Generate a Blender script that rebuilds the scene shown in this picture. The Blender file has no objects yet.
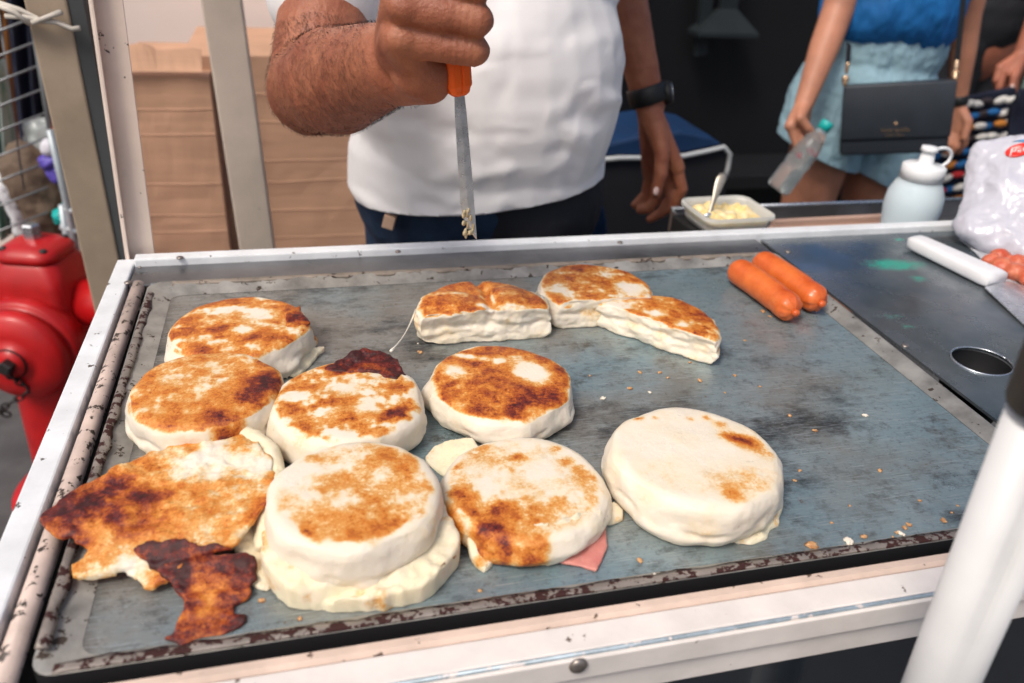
import bpy, bmesh, math, random
from mathutils import Vector, Matrix, Euler, noise, geometry
V = Vector
S = bpy.context.scene
COL = S.collection
random.seed(7)

# ------------------------------------------------------------------ camera
W, H, FPX = 1024, 683, 813.355
PITCH, ROLL, YAW = 0.509767, 0.0637504, 0.2731907
CAM = V((0, 0, 1.34))
_f = V((math.sin(YAW)*math.cos(PITCH), math.cos(YAW)*math.cos(PITCH), -math.sin(PITCH)))
_r0 = V((math.cos(YAW), -math.sin(YAW), 0)); _u0 = _r0.cross(_f)
RT = math.cos(ROLL)*_r0 + math.sin(ROLL)*_u0
UP = -math.sin(ROLL)*_r0 + math.cos(ROLL)*_u0
cd = bpy.data.cameras.new('camera'); cam = bpy.data.objects.new('camera', cd); COL.objects.link(cam)
m = Matrix((RT, UP, -_f)).transposed().to_4x4(); m.translation = CAM
cam.matrix_world = m
cd.sensor_width = 36; cd.lens = FPX/W*36; cd.clip_start = 0.02; cd.clip_end = 500
cd.dof.use_dof = True; cd.dof.focus_distance = 0.73; cd.dof.aperture_fstop = 5.0
S.camera = cam

# ------------------------------------------------------------------ light
SUN_EL, SUN_AZ = math.radians(54), math.radians(-128)      # azimuth from +Y, clockwise seen from above
w = bpy.data.worlds.new("World"); S.world = w; w.use_nodes = True
nt = w.node_tree; bg = nt.nodes['Background']
sky = nt.nodes.new('ShaderNodeTexSky'); sky.sky_type = 'NISHITA'; sky.sun_disc = False
sky.sun_elevation = SUN_EL; sky.sun_rotation = SUN_AZ
sky.air_density = 1.0; sky.dust_density = 5.0; sky.ozone_density = 0.4
nt.links.new(sky.outputs[0], bg.inputs[0]); bg.inputs[1].default_value = 0.115
sl = bpy.data.lights.new('sun', 'SUN'); so = bpy.data.objects.new('sun', sl); COL.objects.link(so)
sl.energy = 1.75; sl.angle = math.radians(17); sl.color = (1.0, 0.95, 0.88)
sd = V((math.sin(SUN_AZ)*math.cos(SUN_EL), math.cos(SUN_AZ)*math.cos(SUN_EL), math.sin(SUN_EL)))
so.rotation_euler = sd.to_track_quat('Z', 'Y').to_euler()
S.view_settings.view_transform = 'Standard'; S.view_settings.look = 'None'
S.view_settings.exposure = 0.26; S.view_settings.gamma = 1.0

# ------------------------------------------------------------------ layout helpers (photo measurements -> world points)
def ray(px, py): return (px-W/2)*RT + (H/2-py)*UP + FPX*_f
def at_z(px, py, z): v = ray(px, py); return CAM + v*((z-CAM.z)/v.z)
def at_d(px, py, d): return CAM + ray(px, py)*(d/FPX)
def rpx(n, p): return n*(V(p)-CAM).dot(_f)/FPX
def at_y(px, py, y): v = ray(px, py); return CAM + v*(y/v.y)

# ------------------------------------------------------------------ scene helpers
def tag(o, label=None, cat=None, group=None, kind=None):
    if label: o['label'] = label
    if cat: o['category'] = cat
    if group: o['group'] = group
    if kind: o['kind'] = kind
    return o
def thing(name, label, cat, loc=(0, 0, 0), rz=0, group=None):
    o = bpy.data.objects.new(name, None); COL.objects.link(o)
    o.location = loc; o.rotation_euler = (0, 0, rz); o.empty_display_size = .02
    return tag(o, label, cat, group)
def obj(name, me, mat, parent=None, smooth=True, world=True, bevel=0):
    """link mesh or bmesh as one object; world=True: coordinates are world coordinates."""
    if isinstance(me, bmesh.types.BMesh):
        bmesh.ops.recalc_face_normals(me, faces=me.faces)
        x = bpy.data.meshes.new(name); me.to_mesh(x); me.free(); me = x
    o = bpy.data.objects.new(name, me); COL.objects.link(o)
    if mat is not None and not me.materials:
        for q in (mat if isinstance(mat, list) else [mat]): me.materials.append(q)
    if smooth: me.shade_smooth()
    if parent:
        o.parent = parent
        if world:
            mw = Matrix.Identity(4); p = parent
            while p: mw = p.matrix_basis @ p.matrix_parent_inverse.inverted().inverted() if False else (Matrix.LocRotScale(p.location, p.rotation_euler, p.scale) @ mw) if False else mw; p = p.parent
            chain = []; p = parent
            while p: chain.append(p); p = p.parent
            M_ = Matrix.Identity(4)
            for p in reversed(chain): M_ = M_ @ p.matrix_basis
            me.transform(M_.inverted())
    if bevel:
        b = o.modifiers.new('bevel', 'BEVEL'); b.width = bevel; b.segments = 2; b.limit_method = 'ANGLE'; b.angle_limit = math.radians(40)
        me.shade_smooth() if smooth else None
        b.harden_normals = False
    return o
def sub(parent, name, bm, mat, **k): return obj(name, bm, mat, parent, **k)

def bx(bm, x0, x1, y0, y1, z0, z1, M=None):
    vs = [bm.verts.new((x, y, z)) for x in (x0, x1) for y in (y0, y1) for z in (z0, z1)]
    for f in ((0, 1, 3, 2), (4, 6, 7, 5), (0, 4, 5, 1), (2, 3, 7, 6), (0, 2, 6, 4), (1, 5, 7, 3)):
        bm.faces.new([vs[i] for i in f])
    if M:
        for v in vs: v.co = M @ v.co
    return bm
def box(x0, x1, y0, y1, z0, z1, M=None): return bx(bmesh.new(), x0, x1, y0, y1, z0, z1, M)
def frame(a, b, hint=V((0, 0, 1))):
    z = (V(b)-V(a)).normalized()
    x = hint.cross(z)
    if x.length < 1e-4: x = V((1, 0, 0)).cross(z)
    x.normalize(); return x, z.cross(x), z
def beam(bm, a, b, wx, wy, hint=V((0, 1, 0))):
    a, b = V(a), V(b); x, y, z = frame(a, b, hint)
    vs = []
    for p in (a, b):
        for sx, sy in ((-1, -1), (1, -1), (1, 1), (-1, 1)):
            vs.append(bm.verts.new(p + x*wx/2*sx + y*wy/2*sy))
    for f in ((0, 1, 2, 3), (7, 6, 5, 4), (0, 4, 5, 1), (1, 5, 6, 2), (2, 6, 7, 3), (3, 7, 4, 0)):
        bm.faces.new([vs[i] for i in f])
    return bm
def rings(bm, rs, close0=True, close1=True):
    """rs: list of rings (lists of points)."""
    R_ = [[bm.verts.new(p) for p in r] for r in rs]
    n = len(R_[0])
    for a, b in zip(R_, R_[1:]):
        for i in range(n): bm.faces.new((a[i], a[(i+1) % n], b[(i+1) % n], b[i]))
    if close0: bm.faces.new(list(reversed(R_[0])))
    if close1: bm.faces.new(R_[-1])
    return bm
def cap(bm, a, b, ra, rb, seg=30, k=7):
    a, b = V(a), V(b); x, y, z = frame(a, b); rs = []
    for i in range(k):
        t = math.pi/2*(i+.35)/k; rs.append((a - z*ra*math.cos(t), ra*math.sin(t)))
    rs.append((a, ra)); rs.append((b, rb))
    for i in reversed(range(k)):
        t = math.pi/2*(i+.35)/k; rs.append((b + z*rb*math.cos(t), rb*math.sin(t)))
    return rings(bm, [[c + (x*math.cos(q)+y*math.sin(q))*r for q in [2*math.pi*j/seg for j in range(seg)]] for c, r in rs])
def tube(bm, pts, r, seg=10, closed=False):
    pts = [V(p) for p in pts]; rr = r if isinstance(r, (list, tuple)) else [r]*len(pts); rs = []
    for i, p in enumerate(pts):
        t = (pts[min(i+1, len(pts)-1)] - pts[max(i-1, 0)]).normalized()
        x = V((0.13, .3, 1)).cross(t).normalized(); y = t.cross(x)
        rs.append([p + (x*math.cos(q)+y*math.sin(q))*rr[i] for q in [2*math.pi*j/seg for j in range(seg)]])
    return rings(bm, rs)
def ell(bm, c, r, rot=(0, 0, 0), u=28, v=18):
    M_ = Matrix.Translation(V(c)) @ Euler(rot).to_matrix().to_4x4() @ Matrix.Diagonal((*r, 1))
    bmesh.ops.create_uvsphere(bm, u_segments=u, v_segments=v, radius=1, matrix=M_); return bm
def lathe(bm, prof, c=(0, 0, 0), M=None, seg=32, close=True):
    c = V(c); R_ = []
    for r, z in prof:
        R_.append([(M @ V((r*math.cos(q), r*math.sin(q), z)) if M else V((r*math.cos(q), r*math.sin(q), z))) + c for q in [2*math.pi*j/seg for j in range(seg)]])
    return rings(bm, R_, close, close)
def axisM(d):  # rotation taking +Z to d
    return V((0, 0, 1)).rotation_difference(V(d).normalized()).to_matrix().to_4x4()
def fuse(bm, vox, it=4, fac=.5):
    """union of closed shapes -> one continuous skin"""
    bmesh.ops.recalc_face_normals(bm, faces=bm.faces)
    me = bpy.data.meshes.new('tmp'); bm.to_mesh(me); bm.free()
    o = bpy.data.objects.new('tmp', me); COL.objects.link(o)
    r = o.modifiers.new('r', 'REMESH'); r.mode = 'VOXEL'; r.voxel_size = vox
    if it:
        s = o.modifiers.new('s', 'SMOOTH'); s.factor = fac; s.iterations = it
    dg = bpy.context.evaluated_depsgraph_get(); dg.update()
    out = bpy.data.meshes.new_from_object(o.evaluated_get(dg))
    bpy.data.objects.remove(o); bpy.data.meshes.remove(me)
    return out
def fr(x, y, z, s, o=4): return noise.fractal(V((x*s, y*s, z*s)), 1.0, 2.0, o)
def sm(a, b, x):
    t = min(1, max(0, (x-a)/(b-a))); return t*t*(3-2*t)
def displace(me, fn):
    ns = [v.normal.copy() for v in me.vertices]
    for v, n in zip(me.vertices, ns): v.co += n*fn(v.co, n)
def attr(me, name, vals):
    a = me.attributes.new(name, 'FLOAT', 'POINT'); a.data.foreach_set('value', vals)
def text_mesh(body, size, ext=.0003, space=1.0):
    c = bpy.data.curves.new('t', 'FONT'); c.body = body; c.size = size; c.extrude = ext; c.align_x = 'CENTER'; c.align_y = 'CENTER'; c.space_character = space
    o = bpy.data.objects.new('t', c); COL.objects.link(o)
    dg = bpy.context.evaluated_depsgraph_get(); dg.update()
    me = bpy.data.meshes.new_from_object(o.evaluated_get(dg)); bpy.data.objects.remove(o); return me

# ------------------------------------------------------------------ materials
def mat(name, col, rough=.5, metal=0., var=0., vs=8., col2=None, bump=0., bs=60., bd=.002, chip=None, sss=0., sssr=(.01, .004, .002),
        spec=.5, trans=0., alpha=1., coat=0., stretch=None, rvar=0., ior=1.45, sheen=0.):
    m_ = bpy.data.materials.new(name); m_.use_nodes = True; N = m_.node_tree.nodes; L = m_.node_tree.links
    b = N['Principled BSDF']; b.inputs['Base Color'].default_value = (*col, 1); b.inputs['Roughness'].default_value = rough
    b.inputs['Metallic'].default_value = metal; b.inputs['Specular IOR Level'].default_value = spec; b.inputs['IOR'].default_value = ior
    b.inputs['Transmission Weight'].default_value = trans; b.inputs['Alpha'].default_value = alpha; b.inputs['Coat Weight'].default_value = coat
    b.inputs['Sheen Weight'].default_value = sheen
    if sss: b.inputs['Subsurface Weight'].default_value = sss; b.inputs['Subsurface Radius'].default_value = sssr; b.inputs['Subsurface Scale'].default_value = 1
    tc = N.new('ShaderNodeTexCoord'); co = tc.outputs['Object']
    if stretch:
        mp = N.new('ShaderNodeMapping'); mp.inputs['Scale'].default_value = stretch; L.new(co, mp.inputs[0]); co = mp.outputs[0]
    def nz(scale, det=6, rg=.6):
        n = N.new('ShaderNodeTexNoise'); n.inputs['Scale'].default_value = scale; n.inputs['Detail'].default_value = det; n.inputs['Roughness'].default_value = rg
        L.new(co, n.inputs['Vector']); return n.outputs[0]
    def ramp(src, a, bb):
        r = N.new('ShaderNodeMapRange'); r.inputs[1].default_value = a; r.inputs[2].default_value = bb; L.new(src, r.inputs[0]); return r.outputs[0]
    def mix(fac, a, bb):
        x = N.new('ShaderNodeMix'); x.data_type = 'RGBA'; L.new(fac, x.inputs[0])
        for s, i in ((a, 6), (bb, 7)):
            if isinstance(s, tuple): x.inputs[i].default_value = (*s, 1)
            else: L.new(s, x.inputs[i])
        return x.outputs[2]
    cur = col
    if var:
        c2 = col2 or tuple(c*(1-var) for c in col)
        cur = mix(ramp(nz(vs), .35, .68), col, c2)
    if chip:
        ccol, thr, cs = chip[:3]
        cm = ramp(nz(cs, 8, .65), thr, thr+.02); cur = mix(cm, cur, ccol)
        rr = N.new('ShaderNodeMapRange'); L.new(cm, rr.inputs[0]); rr.inputs[3].default_value = rough; rr.inputs[4].default_value = .8; L.new(rr.outputs[0], b.inputs['Roughness'])
    if not isinstance(cur, tuple): L.new(cur, b.inputs['Base Color'])
    if rvar:
        rr = N.new('ShaderNodeMapRange'); L.new(nz(vs*2.3), rr.inputs[0]); rr.inputs[1].default_value = .3; rr.inputs[2].default_value = .7
        rr.inputs[3].default_value = max(0, rough-rvar); rr.inputs[4].default_value = rough+rvar; L.new(rr.outputs[0], b.inputs['Roughness'])
    if bump:
        bp = N.new('ShaderNodeBump'); bp.inputs['Strength'].default_value = bump; bp.inputs['Distance'].default_value = bd
        L.new(nz(bs), bp.inputs['Height']); L.new(bp.outputs[0], b.inputs['Normal'])
    m_['h'] = 1
    return m_
def nodes(m_): return m_.node_tree.nodes, m_.node_tree.links, m_.node_tree.nodes['Principled BSDF']

MT = {}
MT['white_rail'] = mat('white_rail', (.78, .80, .82), .42, var=.18, vs=25, chip=((.10, .08, .07), .655, 75), bump=.15, bs=40)
MT['pink_strip'] = mat('worn_strip', (.66, .52, .45), .5, var=.3, vs=30, chip=((.05, .035, .028), .565, 80), bump=.3, bs=80, rvar=.1)
MT['cream_rail'] = mat('cream_rail', (.80, .74, .695), .45, var=.15, vs=20, chip=((.14, .10, .08), .66, 65), bump=.2, bs=60)
MT['cream_post'] = mat('cream_post', (.80, .66, .57), .5, var=.15, vs=14, chip=((.03, .028, .025), .625, 40), bump=.2, bs=50)
MT['peach_strip'] = mat('peach_strip', (.74, .57, .47), .5, var=.2, vs=25, chip=((.12, .075, .05), .635, 75), bump=.3, bs=70, rvar=.1)
MT['worn_edge'] = mat('worn_edge', (.46, .56, .63), .4, .4, var=.4, vs=60, chip=((.75, .70, .68), .58, 70))
MT['dark_gap'] = mat('burnt_and_shade_black', (.012, .012, .014), .6)  # burnt rim side, and shade painted into the gap floor and hole
MT['steel'] = mat('dull_steel', (.30, .30, .31), .36, .85, var=.45, vs=9, bump=.15, bs=50, rvar=.12)
MT['bright_steel'] = mat('bright_steel', (.62, .66, .70), .25, .9, var=.2, vs=30, rvar=.1)
MT['screw'] = mat('screw_metal', (.38, .33, .30), .4, .8, var=.4, vs=200)
MT['panel'] = mat('gloss_dark_panel', (.012, .017, .024), .16, 0, var=.4, vs=12, coat=.4)
MT['pole'] = mat('white_pole_paint', (.70, .70, .70), .32, var=.10, vs=14, chip=((.40, .40, .42), .71, 40), bump=.05, bs=30)
MT['rubber'] = mat('black_rubber', (.012, .012, .013), .5)
MT['red'] = mat('hydrant_red', (.52, .006, .008), .42, var=.35, vs=9, bump=.2, bs=45, coat=.12, chip=((.10, .012, .01), .70, 34))
MT['iron'] = mat('dark_iron', (.05, .045, .045), .5, .6, var=.4, vs=60, bump=.3, bs=120)
MT['card'] = mat('cardboard', (.56, .33, .215), .85, var=.20, vs=5, bump=.2, bs=50, stretch=(1, 1, 8))
MT['post_wood'] = mat('pale_post', (.78, .66, .55), .75, var=.22, vs=7, bump=.2, bs=40, chip=((.12, .10, .08), .70, 20))
MT['tan_post'] = mat('tan_post', (.40, .31, .225), .8, var=.40, vs=6, bump=.25, bs=40)
MT['shaded_post'] = mat('shaded_post', (.07, .075, .078), .7, var=.3, vs=8)  # shade on the tan post's right face, put into the colour
MT['wall_white'] = mat('white_plaster', (.85, .74, .68), .85, var=.08, vs=3, bump=.1, bs=20)
MT['wall_dark'] = mat('dark_shop_wall', (.007, .0075, .010), .6, var=.5, vs=2.5)
MT['wall_green'] = mat('pale_green_wall', (.20, .27, .25), .7, var=.15, vs=4)
MT['skin'] = mat('vendor_skin', (.375, .140, .074), .45, var=.42, vs=22, col2=(.26, .078, .042), bump=.7, bs=210, bd=.0018, sss=.12)
_N, _L, _b = nodes(MT['skin'])                                # fine skin creases on top of the soft bump
_v = _N.new('ShaderNodeTexVoronoi'); _v.feature = 'DISTANCE_TO_EDGE'; _v.inputs['Scale'].default_value = 520; _tc = _N.new('ShaderNodeTexCoord'); _L.new(_tc.outputs['Object'], _v.inputs['Vector'])
_bp = _N.new('ShaderNodeBump'); _bp.inputs['Strength'].default_value = .35; _bp.inputs['Distance'].default_value = .0008; _L.new(_v.outputs['Distance'], _bp.inputs['Height'])
_L.new(_b.inputs['Normal'].links[0].from_socket, _bp.inputs['Normal']); _L.new(_bp.outputs[0], _b.inputs['Normal'])
MT['skin_w'] = mat('woman_skin', (.50, .22, .135), .5, var=.25, vs=14, bump=.2, bs=250, bd=.001, sss=.12)
MT['skin_b'] = mat('passer_skin', (.42, .15, .09), .5, var=.25, vs=14, bump=.2, bs=250, bd=.001, sss=.12)
MT['nail'] = mat('nail', (.78, .55, .48), .28)
MT['red_nail'] = mat('red_nail', (.55, .02, .03), .2)
MT['hair'] = mat('dark_hair', (.018, .012, .009), .55)
MT['tee'] = mat('white_cotton', (.80, .78, .78), .85, var=.04, vs=20, bump=.18, bs=900, bd=.0006, sheen=.1)
MT['jeans'] = mat('indigo_denim', (.012, .036, .085), .8, var=.6, vs=14, bump=.3, bs=700, bd=.0006)
MT['apron'] = mat('black_cloth', (.010, .011, .016), .8, var=.3, vs=20, bump=.2, bs=400, bd=.0006)
MT['patch'] = mat('leather_patch', (.52, .34, .24), .6, var=.2, vs=60)
MT['blue_cloth'] = mat('blue_blouse', (.006, .14, .42), .75, var=.3, vs=10, bump=.15, bs=500, bd=.0006)
MT['denim_light'] = mat('pale_denim', (.28, .44, .52), .85, var=.2, vs=26, bump=.3, bs=600, bd=.0008)
MT['leather'] = mat('black_leather', (.030, .037, .048), .42, var=.2, vs=20, bump=.15, bs=500, bd=.0006)
MT['gold'] = mat('gold_metal', (.80, .56, .36), .25, .9)
MT['teal'] = mat('teal_plastic', (.01, .38, .36), .35)
MT['pet'] = mat('clear_plastic', (.85, .92, .94), .08, trans=.88, ior=1.25)
MT['squeeze'] = mat('frosted_plastic', (.66, .77, .83), .34, sss=.5, sssr=(.03, .03, .03), trans=.15, ior=1.2)
MT['white_plastic'] = mat('white_plastic', (.78, .80, .82), .35, var=.05, vs=30)
MT['handle_white'] = mat('white_handle', (.80, .80, .82), .4, var=.10, vs=25, bump=.05, bs=40)
MT['tub'] = mat('translucent_tub', (.86, .86, .82), .3, trans=.55, ior=1.2)
MT['butter'] = mat('butter', (.80, .58, .20), .45, var=.35, vs=90, col2=(.80, .72, .50), bump=.5, bs=150, sss=.2)
MT['wood'] = mat('pinkish_wood', (.50, .33, .26), .7, var=.3, vs=14, stretch=(1, 9, 9), bump=.2, bs=40)
MT['orange'] = mat('orange_plastic', (.90, .13, .008), .35, sss=.1)
MT['blade'] = mat('worn_blade', (.74, .76, .79), .32, .75, var=.35, vs=60, rvar=.12, bump=.08, bs=200, bd=.0005)
MT['sausage'] = mat('sausage_skin', (.72, .17, .035), .33, var=.35, vs=45, col2=(.54, .085, .016), bump=.45, bs=110, bd=.0012, sss=.15, coat=.15)
MT['ham'] = mat('ham', (.64, .27, .22), .38, var=.3, vs=60, col2=(.56, .17, .15), bump=.3, bs=200, sss=.2)
MT['ham_cooked'] = mat('seared_ham', (.40, .065, .03), .32, var=.5, vs=110, col2=(.58, .22, .10), bump=.4, bs=200, sss=.15)
MT['crumb'] = mat('toasted_crumb', (.62, .38, .19), .7, var=.6, vs=200, col2=(.36, .13, .035))
MT['crumb_w'] = mat('white_crumb', (.80, .72, .60), .6)
MT['string'] = mat('cheese_string', (.86, .80, .68), .4)
MT['pave'] = mat('dark_paving', (.085, .085, .088), .8, var=.4, vs=9, bump=.3, bs=40)
MT['navy'] = mat('navy_cloth', (.010, .014, .035), .85, var=.4, vs=8, bump=.2, bs=100)
MT['grey_knit'] = mat('charcoal_knit', (.028, .030, .036), .9, var=.3, vs=40)
MT['sack'] = mat('brown_sack', (.19, .135, .095), .85, var=.35, vs=9, bump=.4, bs=60)
MT['wire'] = mat('grey_wire', (.22, .23, .24), .4, .7)
MT['rack'] = mat('pale_blue_rack', (.42, .47, .50), .4, .3, var=.2, vs=12)
MT['tie'] = mat('plastic_tie', (.62, .57, .50), .5, var=.2, vs=30)
MT['tool_blue'] = mat('blue_nylon', (.002, .028, .095), .6, var=.3, vs=10)
MT['piping'] = mat('grey_piping', (.45, .47, .48), .5)
MT['lightblue'] = mat('light_blue_plastic', (.16, .46, .60), .5, sss=.2)
MT['meat'] = mat('red_meat', (.50, .07, .03), .4, var=.55, vs=70, col2=(.62, .20, .11), bump=.6, bs=90, sss=.15)
MT['logo_red'] = mat('red_print', (.70, .03, .02), .3)
MT['logo_blue'] = mat('blue_print', (.02, .20, .45), .3)
MT['white_print'] = mat('white_print', (.85, .82, .82), .4)
MT['orange_cloth'] = mat('ochre_cloth', (.28, .11, .025), .8, var=.3, vs=10)
MT['toys'] = [mat('toy_'+n, c, .5, var=.2, vs=30) for n, c in (('purple', (.10, .07, .40)), ('white', (.62, .62, .68)), ('pink', (.60, .05, .18)), ('orange', (.62, .20, .03)), ('blue', (.02, .12, .30)))]

# cooking surface: dirty steel with scratches, grease and scorched patches
GX0 = -.151-.21
def griddle_mat():
    m_ = mat('griddle_steel', (.15, .2, .22), .42, .5, bump=0); N, L, b = nodes(m_)
    tc = N.new('ShaderNodeTexCoord')
    def nz(s, d=6, r=.6, st=None, rot=0):
        n = N.new('ShaderNodeTexNoise'); n.inputs['Scale'].default_value = s; n.inputs['Detail'].default_value = d; n.inputs['Roughness'].default_value = r
        mp = N.new('ShaderNodeMapping'); mp.inputs['Rotation'].default_value = (0, 0, rot)
        mp.inputs['Scale'].default_value = st or (1, 1, 1); L.new(tc.outputs['Object'], mp.inputs[0]); L.new(mp.outputs[0], n.inputs['Vector']); return n.outputs[0]
    def rg(src, a, c, lo=0., hi=1.):
        r = N.new('ShaderNodeMapRange'); L.new(src, r.inputs[0])
        for i, v in ((1, a), (2, c), (3, lo), (4, hi)): r.inputs[i].default_value = v
        return r.outputs[0]
    def mx(f, a, c, typ='MIX'):
        x = N.new('ShaderNodeMix'); x.data_type = 'RGBA'; x.blend_type = typ
        if isinstance(f, float): x.inputs[0].default_value = f
        else: L.new(f, x.inputs[0])
        for s, i in ((a, 6), (c, 7)):
            if isinstance(s, tuple): x.inputs[i].default_value = (*s, 1)
            else: L.new(s, x.inputs[i])
        return x.outputs[2]
    sx = N.new('ShaderNodeSeparateXYZ'); L.new(tc.outputs['Object'], sx.inputs[0])
    def mad(a, m1, a1):
        q = N.new('ShaderNodeMath'); q.operation = 'MULTIPLY_ADD'; L.new(a, q.inputs[0]); q.inputs[1].default_value = m1
        if isinstance(a1, float): q.inputs[2].default_value = a1
        else: L.new(a1, q.inputs[2])
        return q.outputs[0]
    gx = mad(sx.outputs['X'], -.38, mad(sx.outputs['Y'], .30, 0.0))                 # more grease film towards the back left
    grease = mad(nz(6, 6, .6), 1.0, gx)
    c = mx(rg(nz(5), .35, .65), (.225, .325, .365), (.30, .375, .39))
    c = mx(rg(grease, .42, .64, 0, .9), c, (.31, .285, .25))                   # brown grease film
    c = mx(rg(nz(16, 8, .7), .50, .72, 0, .45), c, (.38, .41, .41))              # worn light patches
    c = mx(rg(nz(5.5, 10, .76, (1, 1.7, 1), .5), .525, .64, 0, .92), c, (.040, .042, .045))  # scorched patches
    c = mx(rg(nz(23, 9, .78, (1, 1.4, 1), .9), .54, .67, 0, .8), c, (.06, .058, .055))
    ed = mad(sx.outputs['X'], -1.0, GX0)                                          # darker broken line along the foot of the left rim
    c = mx(mad(rg(ed, -.012, .002), 1.0, mad(nz(60, 6, .7), .9, -.75)), c, (.055, .05, .045))
    c = mx(rg(nz(170, 4, .75), .54, .72, 0, .6), c, (.07, .07, .07))            # pitting
    c = mx(rg(nz(260, 3, .7), .60, .72, 0, .5), c, (.42, .44, .44))
    c = mx(rg(nz(120, 5, .7), .655, .70, 0, .8), c, (.17, .085, .045))                # tiny burnt flecks
    c = mx(rg(nz(11, 9, .7), .50, .74, 0, .6), c, (.20, .165, .125))
    for s_, st_, ro_, a_, col_ in ((42, 38, .75, .6, (.50, .56, .57)), (30, 44, -.55, .6, (.50, .56, .57)), (26, 40, 1.25, .5, (.5, .55, .56)), (40, 26, 1.9, .3, (.03, .035, .04)), (34, 32, .25, .28, (.04, .045, .05))):
        c = mx(rg(nz(s_, 3, .5, (1, st_, 1), ro_), .635, .70, 0, a_), c, col_)
    L.new(c, b.inputs['Base Color'])
    L.new(rg(nz(14, 8, .7), .32, .68, .22, .58), b.inputs['Roughness'])
    bp = N.new('ShaderNodeBump'); bp.inputs['Strength'].default_value = .25; bp.inputs['Distance'].default_value = .0008
    L.new(nz(220, 5, .7), bp.inputs['Height']); L.new(bp.outputs[0], b.inputs['Normal'])
    return m_
MT['griddle'] = griddle_mat()
MT['griddle_rim'] = mat('griddle_rim', (.46, .44, .40), .42, .45, var=.55, vs=26, chip=((.07, .05, .04), .61, 70), bump=.3, bs=120, bd=.001)
MT['burnt_lip_tan'] = mat('burnt_lip_tan', (.30, .25, .205), .55, .2, var=.35, vs=40, chip=((.035, .022, .018), .60, 60), bump=.6, bs=120, bd=.001)
MT['burnt_lip'] = mat('burnt_lip', (.30, .26, .23), .5, .2, var=.4, vs=50, chip=((.045, .014, .012), .505, 110), bump=.6, bs=120, bd=.001)

# counter: dark steel plate with green paint flecks
def counter_mat():
    m_ = mat('counter_steel', (.13, .165, .19), .27, .7, var=.5, vs=5, col2=(.33, .345, .36), rvar=.15, bump=.1, bs=40); N, L, b = nodes(m_)
    src = b.inputs['Base Color'].links[0].from_socket
    tc = N.new('ShaderNodeTexCoord'); tot = None
    for k, (c, r, s) in enumerate(GREEN):
        mp = N.new('ShaderNodeMapping'); mp.vector_type = 'POINT'; mp.inputs['Location'].default_value = (-(c[0]-.35)/r[0], -(c[1]-.62)/r[1], 0); mp.inputs['Scale'].default_value = (1/r[0], 1/r[1], 0)
        L.new(tc.outputs['Object'], mp.inputs[0])
        ln = N.new('ShaderNodeVectorMath'); ln.operation = 'LENGTH'; L.new(mp.outputs[0], ln.inputs[0])
        mr = N.new('ShaderNodeMapRange'); L.new(ln.outputs['Value'], mr.inputs[0]); mr.inputs[1].default_value = 1; mr.inputs[2].default_value = 0; mr.inputs[3].default_value = 0; mr.inputs[4].default_value = s
        if tot is None: tot = mr.outputs[0]
        else:
            a = N.new('ShaderNodeMath'); a.operation = 'ADD'; L.new(tot, a.inputs[0]); L.new(mr.outputs[0], a.inputs[1]); tot = a.outputs[0]
    n = N.new('ShaderNodeTexNoise'); n.inputs['Scale'].default_value = 95; n.inputs['Detail'].default_value = 9; n.inputs['Roughness'].default_value = .65
    mp = N.new('ShaderNodeMapping'); mp.inputs['Scale'].default_value = (1, 2.5, 1); mp.inputs['Rotation'].default_value = (0, 0, .4); L.new(tc.outputs['Object'], mp.inputs[0]); L.new(mp.outputs[0], n.inputs['Vector'])
    a = N.new('ShaderNodeMath'); a.operation = 'MULTIPLY'; L.new(tot, a.inputs[0]); L.new(n.outputs[0], a.inputs[1])
    mr = N.new('ShaderNodeMapRange'); L.new(a.outputs[0], mr.inputs[0]); mr.inputs[1].default_value = .24; mr.inputs[2].default_value = .50; mr.inputs[4].default_value = .85
    x = N.new('ShaderNodeMix'); x.data_type = 'RGBA'; L.new(mr.outputs[0], x.inputs[0]); L.new(src, x.inputs[6]); x.inputs[7].default_value = (.0, .34, .24, 1)
    L.new(x.outputs[2], b.inputs['Base Color'])
    i = N.new('ShaderNodeMath'); i.operation = 'MULTIPLY_ADD'; L.new(mr.outputs[0], i.inputs[0]); i.inputs[1].default_value = -.7; i.inputs[2].default_value = .7; L.new(i.outputs[0], b.inputs['Metallic'])
    return m_
ZT = .92
def g2(px, py): p = at_z(px, py, ZT); return (p.x, p.y)
GREEN = [(g2(902, 267), (.075, .030), .95), (g2(918, 280), (.03, .022), 1.0), (g2(890, 318), (.05, .02), .72), (g2(875, 262), (.09, .045), .55), (g2(899, 241), (.02, .012), 1.0), (g2(906, 328), (.025, .015), .8)]
MT['counter'] = counter_mat()

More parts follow.
